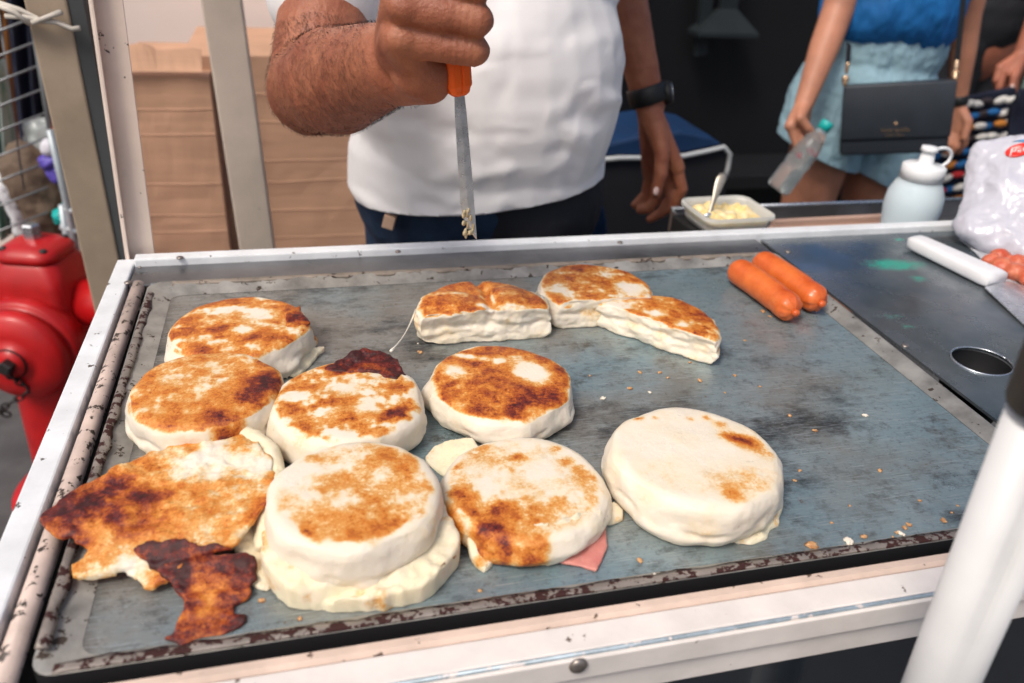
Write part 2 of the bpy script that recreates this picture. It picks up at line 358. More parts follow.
# arepa / cheese: 'toast' attribute = how far the surface itself is browned
def arepa_mat(name='arepa_crust', cream=(.85, .76, .63)):
    m_ = mat(name, cream, .42, sss=.18, sssr=(.012, .008, .005)); N, L, b = nodes(m_)
    at = N.new('ShaderNodeAttribute'); at.attribute_name = 'toast'
    tc = N.new('ShaderNodeTexCoord')
    def nz(s, d=5, r=.65):
        n = N.new('ShaderNodeTexNoise'); n.inputs['Scale'].default_value = s; n.inputs['Detail'].default_value = d; n.inputs['Roughness'].default_value = r
        L.new(tc.outputs['Object'], n.inputs['Vector']); return n.outputs[0]
    n1, n2 = nz(75, 9, .72), nz(420, 6, .7); bl = N.new('ShaderNodeMix'); bl.inputs[0].default_value = .38; L.new(n1, bl.inputs[2]); L.new(n2, bl.inputs[3])
    a = N.new('ShaderNodeMath'); a.operation = 'SUBTRACT'; L.new(bl.outputs[0], a.inputs[0]); a.inputs[1].default_value = .5
    g = N.new('ShaderNodeMapRange'); L.new(at.outputs['Fac'], g.inputs[0]); g.inputs[1].default_value = .02; g.inputs[2].default_value = .3; g.inputs[3].default_value = .03; g.inputs[4].default_value = 1.9
    mu = N.new('ShaderNodeMath'); mu.operation = 'MULTIPLY_ADD'; L.new(a.outputs[0], mu.inputs[0]); L.new(g.outputs[0], mu.inputs[1]); L.new(at.outputs['Fac'], mu.inputs[2])
    sp = N.new('ShaderNodeMapRange'); L.new(nz(330, 4, .6), sp.inputs[0]); sp.inputs[1].default_value = .60; sp.inputs[2].default_value = .72
    g2_ = N.new('ShaderNodeMapRange'); L.new(at.outputs['Fac'], g2_.inputs[0]); g2_.inputs[1].default_value = .25; g2_.inputs[2].default_value = .5; g2_.inputs[4].default_value = .30
    m2 = N.new('ShaderNodeMath'); m2.operation = 'MULTIPLY_ADD'; L.new(sp.outputs[0], m2.inputs[0]); L.new(g2_.outputs[0], m2.inputs[1]); L.new(mu.outputs[0], m2.inputs[2]); mu = m2
    r = N.new('ShaderNodeValToRGB'); L.new(mu.outputs[0], r.inputs[0]); e = r.color_ramp
    stops = [(0, cream), (.10, (.84, .72, .54)), (.20, (.80, .57, .31)), (.31, (.72, .36, .10)), (.48, (.64, .215, .028)), (.68, (.40, .085, .012)), (.84, (.155, .016, .010)), (1, (.045, .008, .008))]
    while len(e.elements) < len(stops): e.elements.new(.5)
    for el, (p, c) in zip(e.elements, stops): el.position = p; el.color = (*c, 1)
    L.new(r.outputs[0], b.inputs['Base Color'])
    bp = N.new('ShaderNodeBump'); bp.inputs['Strength'].default_value = .65; bp.inputs['Distance'].default_value = .0014
    L.new(nz(260, 8, .78), bp.inputs['Height']); L.new(bp.outputs[0], b.inputs['Normal'])
    q = N.new('ShaderNodeMapRange'); L.new(nz(60), q.inputs[0]); q.inputs[1].default_value = .3; q.inputs[2].default_value = .7; q.inputs[3].default_value = .24; q.inputs[4].default_value = .55; L.new(q.outputs[0], b.inputs['Roughness'])
    return m_
MT['arepa'] = arepa_mat()
MT['cheese'] = arepa_mat('melted_cheese', (.84, .74, .52))

# ================================================================== SETTING
g = bmesh.new(); bx(g, -40, 40, -40, 40, -.3, 0)
tag(obj('pavement', g, MT['pave'], smooth=False), kind='structure')

t = thing('wall', 'white plastered wall behind the cardboard boxes', 'wall', (-.2, 2.5, 0))
sub(t, 'plaster', box(-1.05, .55, 2.45, 2.6, 0, 3.2), MT['wall_white'], smooth=False)
t = thing('shop_front', 'black unlit shop front behind the vendor and the woman', 'building', (2, 3.3, 0))
sub(t, 'wall', box(.55, 4.2, 3.2, 3.4, 0, 3.4), MT['wall_dark'], smooth=False)
sub(t, 'ledge', box(.55, 3.0, 2.9, 3.195, .30, .36), MT['wall_dark'], smooth=False, bevel=.005)
MT['ghost'] = mat('faint_grey', (.016, .023, .027), .6, var=.3, vs=4)
p = at_y(725, 22, 3.1)
b = bmesh.new(); rings(b, [[p+V((x*s_, y*s_*.4, z)) for x, y in ((-1, -1), (1, -1), (1, 1), (-1, 1))] for s_, z in ((.13, -.05), (.13, -.035), (.035, .05), (.03, .5))])
sub(t, 'grey_pyramid', b, MT['ghost'], smooth=False)  # faint grey tapered block in front of the dark wall
b = bmesh.new(); beam(b, at_y(700, 55, 3.12), at_y(713, -70, 3.12), .05, .03); sub(t, 'grey_bar', b, MT['ghost'], smooth=False)  # faint grey slanted bar beside it
t = thing('green_wall', 'strip of pale green wall at far right beyond the black trousers', 'wall', (4, 3.6, 0))
sub(t, 'panel', box(3.2, 5.5, 3.0, 3.12, 0, 2.6), MT['wall_green'], smooth=False)

# ================================================================== FOOD CART
cart = thing('food_cart', 'white framed street food cart with worn paint and dark steel counter', 'food cart', (.35, .62, 0))
Y0, Y1 = .287, .975
sub(cart, 'side_rail', box(-.221, -.2005, .3275, Y1, .875, ZT+.006), MT['white_rail'], bevel=.002, smooth=False)
b = bmesh.new(); tube(b, [(-.1895, y, ZT-.001) for y in (.3625, .5, .7, .912)], .0075, 12); sub(cart, 'edge_strip', b, MT['pink_strip'])
sub(cart, 'front_rail', box(-.2000, 1.25, .3275, .3492, .872, ZT), MT['cream_rail'], bevel=.002, smooth=False)
b = bmesh.new()
rings(b, [[V((x, .3500, .89)), V((x, .3500, ZT-.0015)), V((x, .3525, ZT+.0015)), V((x, .3585, ZT+.001)), V((x, .3615, ZT-.003)), V((x, .3615, .89))] for x in (-.1815, .62)])
sub(cart, 'front_strip', b, MT['peach_strip'], smooth=False)
zf = at_y(520, 690, .3225).z
sub(cart, 'front_face', box(-.221, 1.25, .3225, .3270, zf, ZT-.002), MT['cream_rail'], smooth=False, bevel=.001)
b = bmesh.new(); tube(b, [(-.2, .3262, ZT-.0008), (.3, .3262, ZT-.0008), (.8, .3262, ZT-.0008), (1.25, .3262, ZT-.0008)], .0016, 6); sub(cart, 'worn_edge', b, MT['worn_edge'])
# far rail and the steel strip behind the griddle
sub(cart, 'back_rail', box(-.2000, 1.25, .958, .976, .87, ZT+.012), MT['white_rail'], bevel=.002, smooth=False)
sub(cart, 'back_plate', box(-.199, .6165, .9055, .9575, .895, ZT+.003), MT['steel'], smooth=False, bevel=.001)
b = bmesh.new(); tube(b, [(-.175, .904, ZT+.003), (.1, .9045, ZT+.003), (.6, .904, ZT+.003)], .0022, 8); sub(cart, 'rim_highlight', b, MT['bright_steel'])  # thin bright tube put in for the highlight on the tray's back rim
sub(cart, 'inner_floor', box(-.1995, .615, .3625, .905, .872, .892), MT['dark_gap'], smooth=False)
# counter plate with a round hole
b = bmesh.new(); hc = at_z(981, 363, ZT)
outer = [b.verts.new((x, y, ZT+.002)) for x, y in ((.6255, .3505), (1.25, .3505), (1.25, .9575), (.6255, .9575))]
hr = (at_z(1012, 366, ZT)-at_z(950, 359, ZT)).length/2
inner = [b.verts.new((hc.x+hr*math.cos(q), hc.y+hr*.95*math.sin(q), ZT+.002)) for q in [2*math.pi*i/40 for i in range(40)]]
ed = [b.edges.new((l[i], l[(i+1) % len(l)])) for l in (outer, inner) for i in range(len(l))]
bmesh.ops.triangle_fill(b, edges=ed, use_beauty=True)
ex = bmesh.ops.extrude_face_region(b, geom=b.faces[:])
bmesh.ops.translate(b, verts=[v for v in ex['geom'] if isinstance(v, bmesh.types.BMVert)], vec=(0, 0, -.003))
sub(cart, 'counter', b, MT['counter'], smooth=False)
b = bmesh.new(); lathe(b, [(hr*1.0, -.002), (hr*1.0, -.06), (.001, -.0605)], (hc.x, hc.y, ZT), seg=32, close=False); sub(cart, 'hole_cup', b, MT['dark_gap'])
b = bmesh.new(); tube(b, [(hc.x+(hr-.0005)*math.cos(q), hc.y+(hr*.95-.0005)*math.sin(q), ZT+.0025) for q in [2*math.pi*i/40 for i in range(41)]], .0012, 6); sub(cart, 'hole_rim', b, MT['bright_steel'])
# bolts
for px, py, z, s in ((140, 268, ZT+.006, .5), (128, 283, ZT+.006, 1), (180, 258, ZT+.012, 1), (398, 252, ZT+.012, .9), (620, 243, ZT+.012, .9), (788, 252, ZT+.002, 1), (905, 346, ZT+.002, 1)):
    q = at_z(px, py, z); b = bmesh.new(); lathe(b, [(.0042*s, 0), (.0040*s, .0012), (.0025*s, .002), (.0003, .002)], q, seg=16); sub(cart, 'bolt', b, MT['screw'])
for px, py in ((578, 665), (985, 592), (1014, 572)):
    q = at_y(px, py, .3225); b = bmesh.new(); lathe(b, [(.0062, 0), (.006, .0015), (.004, .003), (.0004, .003)], q, M=axisM((0, -1, 0)), seg=18); sub(cart, 'bolt', b, MT['screw'])
# body
sub(cart, 'front_panel', box(-.205, 1.24, .3285, .336, .25, .8715), MT['panel'], smooth=False)
sub(cart, 'side_panel', box(-.215, -.203, .337, .955, .25, .8745), MT['panel'], smooth=False)
sub(cart, 'bottom_shelf', box(-.2025, 1.24, .337, .955, .25, .265), MT['steel'], smooth=False)
for x in (-.205, 1.225):
    for y in (.338, .925): sub(cart, 'leg', box(x-.015, x+.015, y-.0, y+.03, 0, .2495), MT['cream_post'], smooth=False)
# angle iron corner post
A = at_y(118, 262, .99); B = at_y(79, 0, .99); dirp = (B-A).normalized()
b = bmesh.new(); wid = (at_y(151, 252, .99)-at_y(131, 256, .99)).length
base = at_y(139, 258, .99); base.z = ZT-.05; topp = base + dirp*1.0
e1 = at_y(152, 250, .99)-at_y(123, 261, .99); e1.z = 0; ux = V((1, 0, 0)); uy = V((0, 1, 0))
def lpoly(c): return [c+ux*x+uy*y for x, y in ((-.0175, .0), (-.0125, -.016), (-.0095, -.016), (-.0135, -.0025), (.0165, -.0025), (.0165, .0))]
rings(b, [lpoly(base), lpoly(base+dirp*.4), lpoly(topp)])
sub(cart, 'corner_post', b, MT['cream_post'], smooth=False, bevel=.0006)
# rear tray shelf
tx0, tx1, ty0, ty1, tz = .60, 1.25, .9775, 1.20, .845
b = bmesh.new(); bx(b, tx0, tx1, ty0, ty1, tz-.004, tz); bx(b, tx0, tx1, ty1-.003, ty1, tz+.0005, .878); bx(b, tx0, tx0+.003, ty0, ty1-.0035, tz+.0005, .878)
sub(cart, 'rear_tray', b, MT['steel'], smooth=False)
b = bmesh.new(); tube(b, [(tx0, ty1-.0015, .880), (tx1, ty1-.0015, .880)], .0035, 8); sub(cart, 'tray_rim', b, MT['bright_steel'])
sub(cart, 'rear_ledge', box(.30, tx0-.001, .9775, 1.08, .862, .870), MT['steel'], smooth=False)

# ================================================================== GRIDDLE
gr = thing('griddle', 'greasy blue grey steel griddle tray with scorched rim', 'griddle', (.21, .63, .90))
xi0, xi1, yi0, yi1 = -.151, .590, .382, .878
def rring(x0, x1, y0, y1, z, r=.012, k=5):
    o_ = []
    for cx, cy, a in ((x1-r, y1-r, 0), (x0+r, y1-r, 90), (x0+r, y0+r, 180), (x1-r, y0+r, 270)):
        for i in range(k+1):
            q = math.radians(a+90*i/k); o_.append(V((cx+r*math.cos(q), cy+r*math.sin(q), z)))
    return o_
b = bmesh.new(); rings(b, [rring(xi0, xi1, yi0, yi1, ZT-.004), rring(xi0, xi1, yi0, yi1, ZT)], True, True); sub(gr, 'plate', b, MT['griddle'], smooth=False)
def rimring(o_, of, ob, z, zf, r):
    pts = rring(xi0-o_, xi1+o_*.9, yi0-of, yi1+ob, z, r)
    for p in pts: p.z = zf + (z-zf)*sm(yi0-.002, yi0+.03, p.y)
    return pts
b = bmesh.new()
rings(b, [rimring(0, 0, 0, ZT+.0003, ZT+.0003, .012), rimring(.005, .002, .004, ZT+.0018, ZT+.0008, .013), rimring(.019, .007, .016, ZT+.0085, ZT+.0020, .014),
          rimring(.0225, .010, .020, ZT+.0095, ZT+.0026, .014), rimring(.025, .0120, .022, ZT+.0078, ZT+.0018, .014)], False, False)
sub(gr, 'rim', b, MT['griddle_rim'])
b = bmesh.new(); rings(b, [rimring(.0253, .0123, .0223, ZT+.0076, ZT+.0016, .014), rimring(.0256, .0124, .0225, ZT-.024, ZT-.024, .014)], False, False); sub(gr, 'rim_side', b, MT['dark_gap'])
# scorched crust along the lips
b = bmesh.new(); rs = []
for i in range(160):
    x = xi0-.012 + (xi1-xi0+.02)*i/159; n = .0007*fr(x, 0, 3, 90); k = .0012*fr(x, 2, 3, 40)
    rs.append([V((x, yi0-.0116, ZT+.0024+n)), V((x, yi0-.0100, ZT+.0036+n)), V((x, yi0-.0060+k, ZT+.0030+n)), V((x, yi0-.0015+2*k, ZT+.0009)), V((x, yi0-.006, ZT+.0006))])
rings(b, rs); sub(gr, 'burnt_crust', b, MT['burnt_lip'])
b = bmesh.new(); rs = []
for i in range(120):
    y = yi0+.004 + (yi1-yi0-.01)*i/119; n = .0007*fr(0, y, 7, 90); k = .0014*fr(3, y, 3, 40)
    rs.append([V((xi0-.0235, y, ZT+.0088+n)), V((xi0-.0215, y, ZT+.0104+n)), V((xi0-.0175+k, y, ZT+.0090+n)), V((xi0-.0155+2*k, y, ZT+.0066)), V((xi0-.02, y, ZT+.006))])
rings(b, rs); sub(gr, 'burnt_crust', b, MT['burnt_lip'])
b = bmesh.new(); rs = []
for i in range(120):
    x = xi0 + (xi1-xi0)*i/119; n = .0006*fr(x, 9, 7, 90); k = .002*fr(x, 4, 3, 40)
    rs.append([V((x, yi1+.0205, ZT+.0088+n)), V((x, yi1+.0185, ZT+.0102+n)), V((x, yi1+.0155+k, ZT+.0086+n)), V((x, yi1+.0130+2*k, ZT+.0066)), V((x, yi1+.018, ZT+.006))])
rings(b, rs); sub(gr, 'burnt_crust', b, MT['burnt_lip_tan'])

# ================================================================== AREPAS
AG = 'cheese stuffed arepas frying on the griddle'
CR = {}
def place(cx, cy, xl, xr, h):
    a, c = at_z(xl, cy, ZT+h), at_z(xr, cy, ZT+h); return (a+c)/2, (c-a).length/2
def crust_sheet(parent, name, outl, th, seed, toastfn, vox=.0013, wob=.002, m='arepa', rag=.0022):
    """thin fried cheese skirt: outline in photo points with a height each"""
    pts = [at_z(px, py, ZT+z) for px, py, z in outl]; rnd = random.Random(seed); fine = []
    for i, a in enumerate(pts):
        c = pts[(i+1) % len(pts)]; n = max(1, int((c-a).length/.005)); nn = V((-(c-a).y, (c-a).x, 0)).normalized()
        for k in range(n):
            q = a.lerp(c, k/n); fine.append(q + nn*rnd.uniform(-1, 1)*rag)
    tri = geometry.tessellate_polygon([[V((q.x, q.y, 0)) for q in fine]])
    b = bmesh.new(); T = [b.verts.new(q) for q in fine]; Bt = [b.verts.new(q-V((0, 0, th))) for q in fine]
    for f in tri:
        try: b.faces.new([T[i] for i in f]); b.faces.new([Bt[i] for i in reversed(f)])
        except ValueError: pass
    n = len(fine)
    for i in range(n): b.faces.new((T[i], T[(i+1) % n], Bt[(i+1) % n], Bt[i]))
    me = fuse(b, vox, 4 if th < .007 else 12); o0 = pts[0]
    for v in me.vertices:
        v.co.z += wob*fr(v.co.x+seed, v.co.y, 0, 38) + wob*.4*fr(v.co.x, v.co.y+seed, 1, 130)
        if v.co.z < ZT+.0006: v.co.z = ZT+.0006
    vals = [min(1, max(0, toastfn(v.co) + .30*fr(v.co.x+seed, v.co.y, v.co.z, 55, 5))) if True else 0 for v in me.vertices]
    attr(me, 'toast', vals)
    return sub(parent, name, me, MT[m])
def arepa(label, top, edges, h=.033, seed=0, cover=.55, amp=.5, spots=(), blobs=(), sides=(), slump=.06, under=1.0, notch=None, cut=None, tilt=(0, 0), lower=None, rtop=.90, sag=.0, ragged=.05, vox=.0016, name='arepa', base_t=0., drip=0):
    c, R_ = place(top[0], top[1], edges[0], edges[1], h); rnd = random.Random(seed)
    root = thing(name, label, 'arepa', (c.x, c.y, ZT), 0, AG)
    b = bmesh.new(); seg = 72
    prof = [(.0, .0), (.80, .0), (.93, .0025), (1.0, .010), (1.01, h*.48), (.985, h-.009), (.955, h-.004), (.915, h-.001), (.85, h+.0002), (.45, h+.0012), (.0, h+.0016)]
    def radial(q, z): return under+(1-under)*sm(h*.30, h*.52, z)+slump*(1.0-sm(0, h*.75, z))*(.25+1.3*noise.noise(V((math.cos(q)*1.9+seed*.7, math.sin(q)*1.9-seed, 0))))+.050*noise.noise(V((math.cos(q)*1.2+seed, math.sin(q)*1.2, z*18)))+.032*noise.noise(V((math.cos(q)*3.2, math.sin(q)*3.2+seed, z*40)))+.012*noise.noise(V((math.cos(q)*8, math.sin(q)*8+seed, z*60)))
    rs = [[V((max(r, .004)*R_*radial(q, z)*math.cos(q), max(r, .004)*R_*radial(q, z)*math.sin(q), z)) for q in [2*math.pi*j/seg for j in range(seg)]] for r, z in prof]
    rings(b, rs)
    if lower:   # slipped lower half, seen below the top half
        dx, dy, s, lh = lower
        rings(b, [[V((dx*R_+max(r, .004)*R_*s*radial(q+2, z)*math.cos(q), dy*R_+max(r, .004)*R_*s*radial(q+2, z)*math.sin(q), z)) for q in [2*math.pi*j/seg for j in range(seg)]] for r, z in ((0, 0), (.85, 0), (.96, .003), (1, lh*.5), (.96, lh*.85), (.85, lh), (0, lh))])
    for dx, dy, z, rx, ry, rz in blobs: ell(b, (dx*R_, dy*R_, z), (rx, ry, rz), (0, 0, rnd.uniform(0, 3)), 16, 10)
    for i in range(drip):
        q = -math.pi/2 + rnd.uniform(-1.5, 1.5); ell(b, (R_*.98*math.cos(q), R_*.98*math.sin(q), rnd.uniform(.003, .008)), (rnd.uniform(.004, .008), rnd.uniform(.010, .020), rnd.uniform(.004, .008)), (0, 0, q), 12, 8)
    if cut:
        for pt, no in (cut if isinstance(cut, list) else [cut]):
            r = bmesh.ops.bisect_plane(b, geom=b.verts[:]+b.edges[:]+b.faces[:], plane_co=V(pt)*R_, plane_no=V(no), clear_outer=True)
            bmesh.ops.holes_fill(b, edges=[e for e in b.edges if e.is_boundary], sides=0)
    me = fuse(b, vox, 6)
    def lump_(p, n):
        d = (.0026*fr(p.x+seed, p.y, p.z*1.5, 28, 2) + .0004*fr(p.x, p.y+seed, p.z, 120, 3))*(1.0 if n.z < .6 else .40)
        if n.z < .5 and not cut:
            q = math.atan2(p.y, p.x); zc = h*(.44+.16*noise.noise(V((math.cos(q)*2+seed, math.sin(q)*2, 3))))
            d -= .0019*math.exp(-((p.z-zc)/.0028)**2)*sm(-.25, .3, noise.noise(V((math.cos(q)*2.4, math.sin(q)*2.4+seed, 9))))
            d += .0016*math.exp(-((p.z-zc+.006)/.004)**2)*sm(-.1, .4, noise.noise(V((math.cos(q)*3.4-seed, math.sin(q)*3.4, 5))))
        if cut and n.z < .6:
            d += .0030*fr(p.x*1.0+seed, p.y, p.z*2.2, 48, 4) - .0022*math.exp(-((p.z-h*.55-.004*fr(p.x+seed, p.y, 0, 40, 2))/.003)**2)
        if notch is not None:
            d -= .0065*math.exp(-((p.x-notch*R_-.004*fr(0, p.y, seed, 40, 2))/.0055)**2)*sm(h*.3, h*.8, p.z)
        return d
    displace(me, lump_)
    tx, ty = tilt
    for v in me.vertices:
        if v.co.z < .0008: v.co.z = .0008
    vals = []
    for v in me.vertices:
        x, y, z = v.co; n = v.normal
        topm = sm(.35, .7, n.z)*sm(h*.62, h*.84, z)
        rr = math.hypot(x, y)/R_; e = rtop + ragged*1.6*fr(x*1.0+seed, y, 0, 55)
        n_ = fr(x+seed*1.7, y*1.5, seed, 34, 5) + .35*fr(x*2.5+seed, y*1.2, 5, 80, 4); t_ = cover + amp*(n_*1.25 if n_ < 0 else n_*.42)
        for sx, sy, sr, sw in spots:
            d2 = ((x/R_-sx)**2+(y/R_-sy)**2)/(sr*sr); t_ += sw*math.exp(-d2)
        t_ = .45+(t_-.45)*1.25; t_ = max(.0, min(1, t_))*topm*(1-sm(e-.07, e+.03, rr))
        for sx, sy, sr, sw in sides:
            d2 = ((x/R_-sx)**2+(y/R_-sy)**2)/(sr*sr); t_ = max(t_, (sw+.5*fr(x+seed, y, z, 50, 4))*math.exp(-d2*d2))
        side = base_t + .15*max(0, fr(x+seed, y, z, 36, 3)) + (.13*math.exp(-((z-h*.55)/.006)**2)*sm(-.1, .3, fr(x+seed, y, 0, 40, 2)) if cut else 0) + (.05*sm(.012, .0, z))
        vals.append(max(t_, side))
    attr(me, 'toast', vals)
    if tx or ty:
        for v in me.vertices:
            k = sm(0, h, v.co.z); v.co.z += k*(tx*v.co.x+ty*v.co.y)
    sub(root, 'patty', me, MT['arepa'], world=False)
    return root, c, R_

# far left, golden, with white cheese skirt
r1, c, R_ = arepa('golden arepa in the back left corner of the griddle with a pale cheese skirt', (240, 324), (168, 311), .034, 11, .50, .42, [(.25, .15, .25, -.35), (.80, -.05, .16, .5), (-.2, .35, .25, -.25), (.1, -.25, .12, -.3)], [], rtop=1.0, ragged=.03, sides=[(1.0, .05, .16, .62)], drip=0, slump=.10)
crust_sheet(r1, 'cheese_skirt', [(284, 330, .031), (300, 336, .026), (308, 346, .012), (325, 347, .007), (316, 357, .004), (302, 373, .003), (280, 378, .004), (258, 372, .014), (250, 356, .029), (266, 340, .033)], .005, 5, lambda p: .0, m='cheese', rag=.0010)
crust_sheet(r1, 'burnt_edge', [(286, 313, .037), (301, 302, .037), (300, 310, .036), (310, 322, .033), (300, 329, .033), (286, 326, .036)], .004, 6, lambda p: .66, rag=.0012)
# second left
r2, c, R_ = arepa('thick golden arepa at the left rim with a dark burnt right corner', (204, 386), (125, 281), .041, 23, .46, .30, [(.82, .0, .24, .46), (.62, -.35, .20, .26), (.30, -.78, .20, .26), (-.3, .1, .25, -.12), (.2, .4, .3, -.1)], [], rtop=1.0, ragged=.035, drip=0, sides=[(.92, -.15, .25, .66), (.35, -.95, .22, .60)], slump=.10)
# centre left with the burnt tongue
r4, c, R_ = arepa('patchy golden arepa with a dark burnt cheese tongue behind it', (346, 398), (267, 426), .037, 37, .42, .55, [(.02, .22, .22, -.36), (.2, -.30, .16, -.40), (-.25, -.32, .16, -.22), (.55, -.45, .28, .25), (-.55, -.2, .2, .15), (.1, .75, .3, .3)], [], rtop=.92, sides=[(.35, .95, .3, .7)], drip=0, slump=.10)
crust_sheet(r4, 'burnt_tongue', [(322, 369, .038), (340, 357, .042), (362, 348, .044), (384, 349, .044), (400, 357, .041), (405, 374, .037), (396, 380, .038), (374, 372, .039), (350, 372, .039)], .006, 8, lambda p: .92, wob=.003)
# centre, evenly browned
r5, c, R_ = arepa('evenly browned round arepa in the middle with a white streak across it', (500, 379), (425, 576), .030, 41, .58, .30, [(.40, .18, .20, -.60), (.52, .0, .17, -.50), (-.60, .35, .18, -.40), (.1, -.6, .3, .16), (.6, -.55, .2, .14), (-.3, .62, .09, -.45), (-.12, .52, .08, -.45), (.06, .42, .08, -.45), (-.45, .70, .08, -.4)], [], rtop=.93, drip=0, slump=.10)
# front middle, two slipped layers
r6, c, R_ = arepa('large tan two layered arepa at the front with cheese oozing from below', (353, 489), (263, 445), .046, 53, .27, .24, [(.1, -.3, .30, .16), (-.52, -.64, .11, .42), (.55, .20, .20, .26), (-.75, .35, .28, -.25), (.35, -.62, .22, .28), (-.1, -.75, .2, .22), (.3, .6, .25, .12), (-.3, .05, .2, .10)], [], rtop=.87, drip=0, sides=[(1.05, -.75, .12, .5)], slump=.02, under=.92)
crust_sheet(r6, 'melted_cheese', [(268, 505, .030), (262, 530, .029), (261, 556, .026), (271, 576, .022), (287, 589, .018), (304, 597, .014), (316, 604, .006), (324, 606, .004), (330, 598, .013), (352, 599, .014), (384, 595, .015), (402, 589, .017), (420, 584, .017), (440, 569, .019), (457, 551, .020), (462, 536, .023), (454, 518, .027), (440, 495, .029), (360, 470, .031)], .022, 26, lambda p: .035, m='cheese', rag=.0016, wob=.0035, vox=.0017)
crust_sheet(r6, 'browned_edge', [(440, 566, .0215), (452, 553, .0225), (461, 541, .0235), (462, 548, .017), (448, 565, .014)], .003, 27, lambda p: .62, rag=.0010, wob=.001)
crust_sheet(r6, 'ham_edge', [(318, 596, .006), (330, 590, .008), (345, 594, .007), (346, 602, .003), (330, 606, .002)], .003, 19, lambda p: 0, m='ham', wob=.0008, rag=.0006)
# ham arepa
r7, c, R_ = arepa('pale arepa with a slice of pink ham sticking out', (523, 483), (437, 609), .026, 67, .16, .26, [(-.78, -.1, .22, .40), (-.62, -.50, .30, .50), (-.1, -.80, .22, .45), (-.05, -.48, .16, .42), (-.35, -.42, .16, .30), (.3, -.45, .18, .18), (.75, .05, .2, .28), (.55, .55, .08, .3), (-.1, .30, .2, .10), (-.75, .42, .10, .34), (-.35, .68, .16, .26), (.05, .48, .08, .32), (.72, -.45, .14, .30), (.62, .30, .10, .26)], [], rtop=.89, drip=0, sides=[(-.55, -.80, .34, .62), (-.2, -.98, .22, .60), (-.9, -.35, .22, .52)], slump=.10)
crust_sheet(r7, 'ham_slice', [(540, 545, .006), (575, 530, .007), (606, 514, .007), (608, 545, .004), (597, 571, .003), (582, 566, .003), (552, 560, .005)], .0028, 9, lambda p: 0, m='ham', wob=.0010, rag=.0005)
crust_sheet(r7, 'melted_cheese', [(466, 536, .014), (500, 532, .016), (500, 548, .010), (493, 560, .007), (485, 571, .003), (476, 563, .006), (468, 550, .010)], .009, 28, lambda p: .04, m='cheese', rag=.001, wob=.002)
crust_sheet(r7, 'melted_cheese', [(512, 526, .0280), (530, 521, .0282), (552, 522, .0285), (578, 510, .0285), (600, 510, .025), (604, 524, .018), (590, 536, .015), (572, 541, .013), (560, 551, .010), (548, 560, .007), (536, 550, .011), (524, 553, .010), (512, 560, .007), (508, 545, .014)], .012, 29, lambda p: .05, m='cheese', rag=.0015, wob=.004)
crust_sheet(r7, 'melted_cheese', [(598, 508, .012), (614, 500, .010), (624, 508, .006), (624, 518, .004), (612, 523, .003), (600, 520, .006)], .008, 30, lambda p: .02, m='cheese', rag=.0006, wob=.001)
crust_sheet(r7, 'melted_cheese', [(424, 455, .003), (434, 446, .007), (450, 438, .011), (472, 436, .016), (480, 446, .018), (466, 462, .014), (450, 474, .007), (440, 472, .004), (430, 464, .003)], .008, 31, lambda p: .02, m='cheese', rag=.001, wob=.002)
# plain on the right
r8, c, R_ = arepa('plain pale arepa alone on the right of the griddle with one browned streak', (695, 452), (610, 782), .040, 71, .09, .08, [(.50, .22, .12, .34), (.70, .06, .15, .46), (.58, .14, .12, .30), (.52, .46, .08, .30), (.90, -.20, .18, .24), (-.42, .76, .07, .40), (-.22, .70, .05, .36), (.05, -.78, .11, .34), (.2, .62, .05, .30), (-.6, -.30, .3, .10), (.35, -.60, .30, .20), (-.1, -.55, .25, .12), (.42, .62, .06, .3)], [], rtop=.92, drip=0, slump=.07)
crust_sheet(r8, 'melted_cheese', [(740, 515, .014), (764, 500, .018), (780, 492, .016), (783, 505, .010), (780, 522, .004), (772, 528, .003), (768, 536, .003), (752, 543, .002), (736, 542, .003), (728, 530, .008)], .010, 32, lambda p: .05, m='cheese', rag=.001, wob=.0025)
# three cut pieces at the back
r9, c, R_ = arepa('browned half arepa at the back with its cut side facing forward', (484, 306), (417, 551), .037, 83, .54, .34, [(.02, .0, .09, -.6), (.03, .35, .06, -.5)], [(.40, .22, .033, .034, .028, .009), (-.45, .22, .034, .034, .028, .008), (.80, -.10, .016, .018, .016, .018), (.2, -.14, .012, .03, .008, .012)], cut=[((0, -.16, 0), (0, -1, 0))], rtop=.98, ragged=.03, notch=.10)
r10, c, R_ = arepa('small browned arepa half tucked behind the other cut pieces', (597, 286), (538, 655), .033, 97, .50, .4, [(.55, -.2, .22, -.6), (-.7, 0, .2, -.4)], [(.62, -.42, .012, .020, .016, .014), (-.5, -.40, .012, .018, .014, .013)], cut=[((0, -.50, 0), (0, -1, 0))], rtop=.95, ragged=.03)
w1_, w2_ = at_z(588, 301, ZT+.028), at_z(714, 343, ZT+.028); wm = (w1_+w2_)/2; wn = V((-(w2_-w1_).y, (w2_-w1_).x, 0)).normalized(); wn = wn if wn.x < 0 else -wn
r11, c, R_ = arepa('wedge of arepa at the back with white cut face and browned top', (654, 321), (654-66, 654+66), .030, 101, .52, .34, [(-.45, .55, .2, -.6), (.1, .2, .12, -.5), (.35, -.2, .1, -.45)], [(.0, .12, .012, .030, .014, .013), (.35, -.38, .010, .018, .012, .012)], cut=[((0, 0, 0), (wn.x, wn.y, 0))], rtop=.99, ragged=.03)
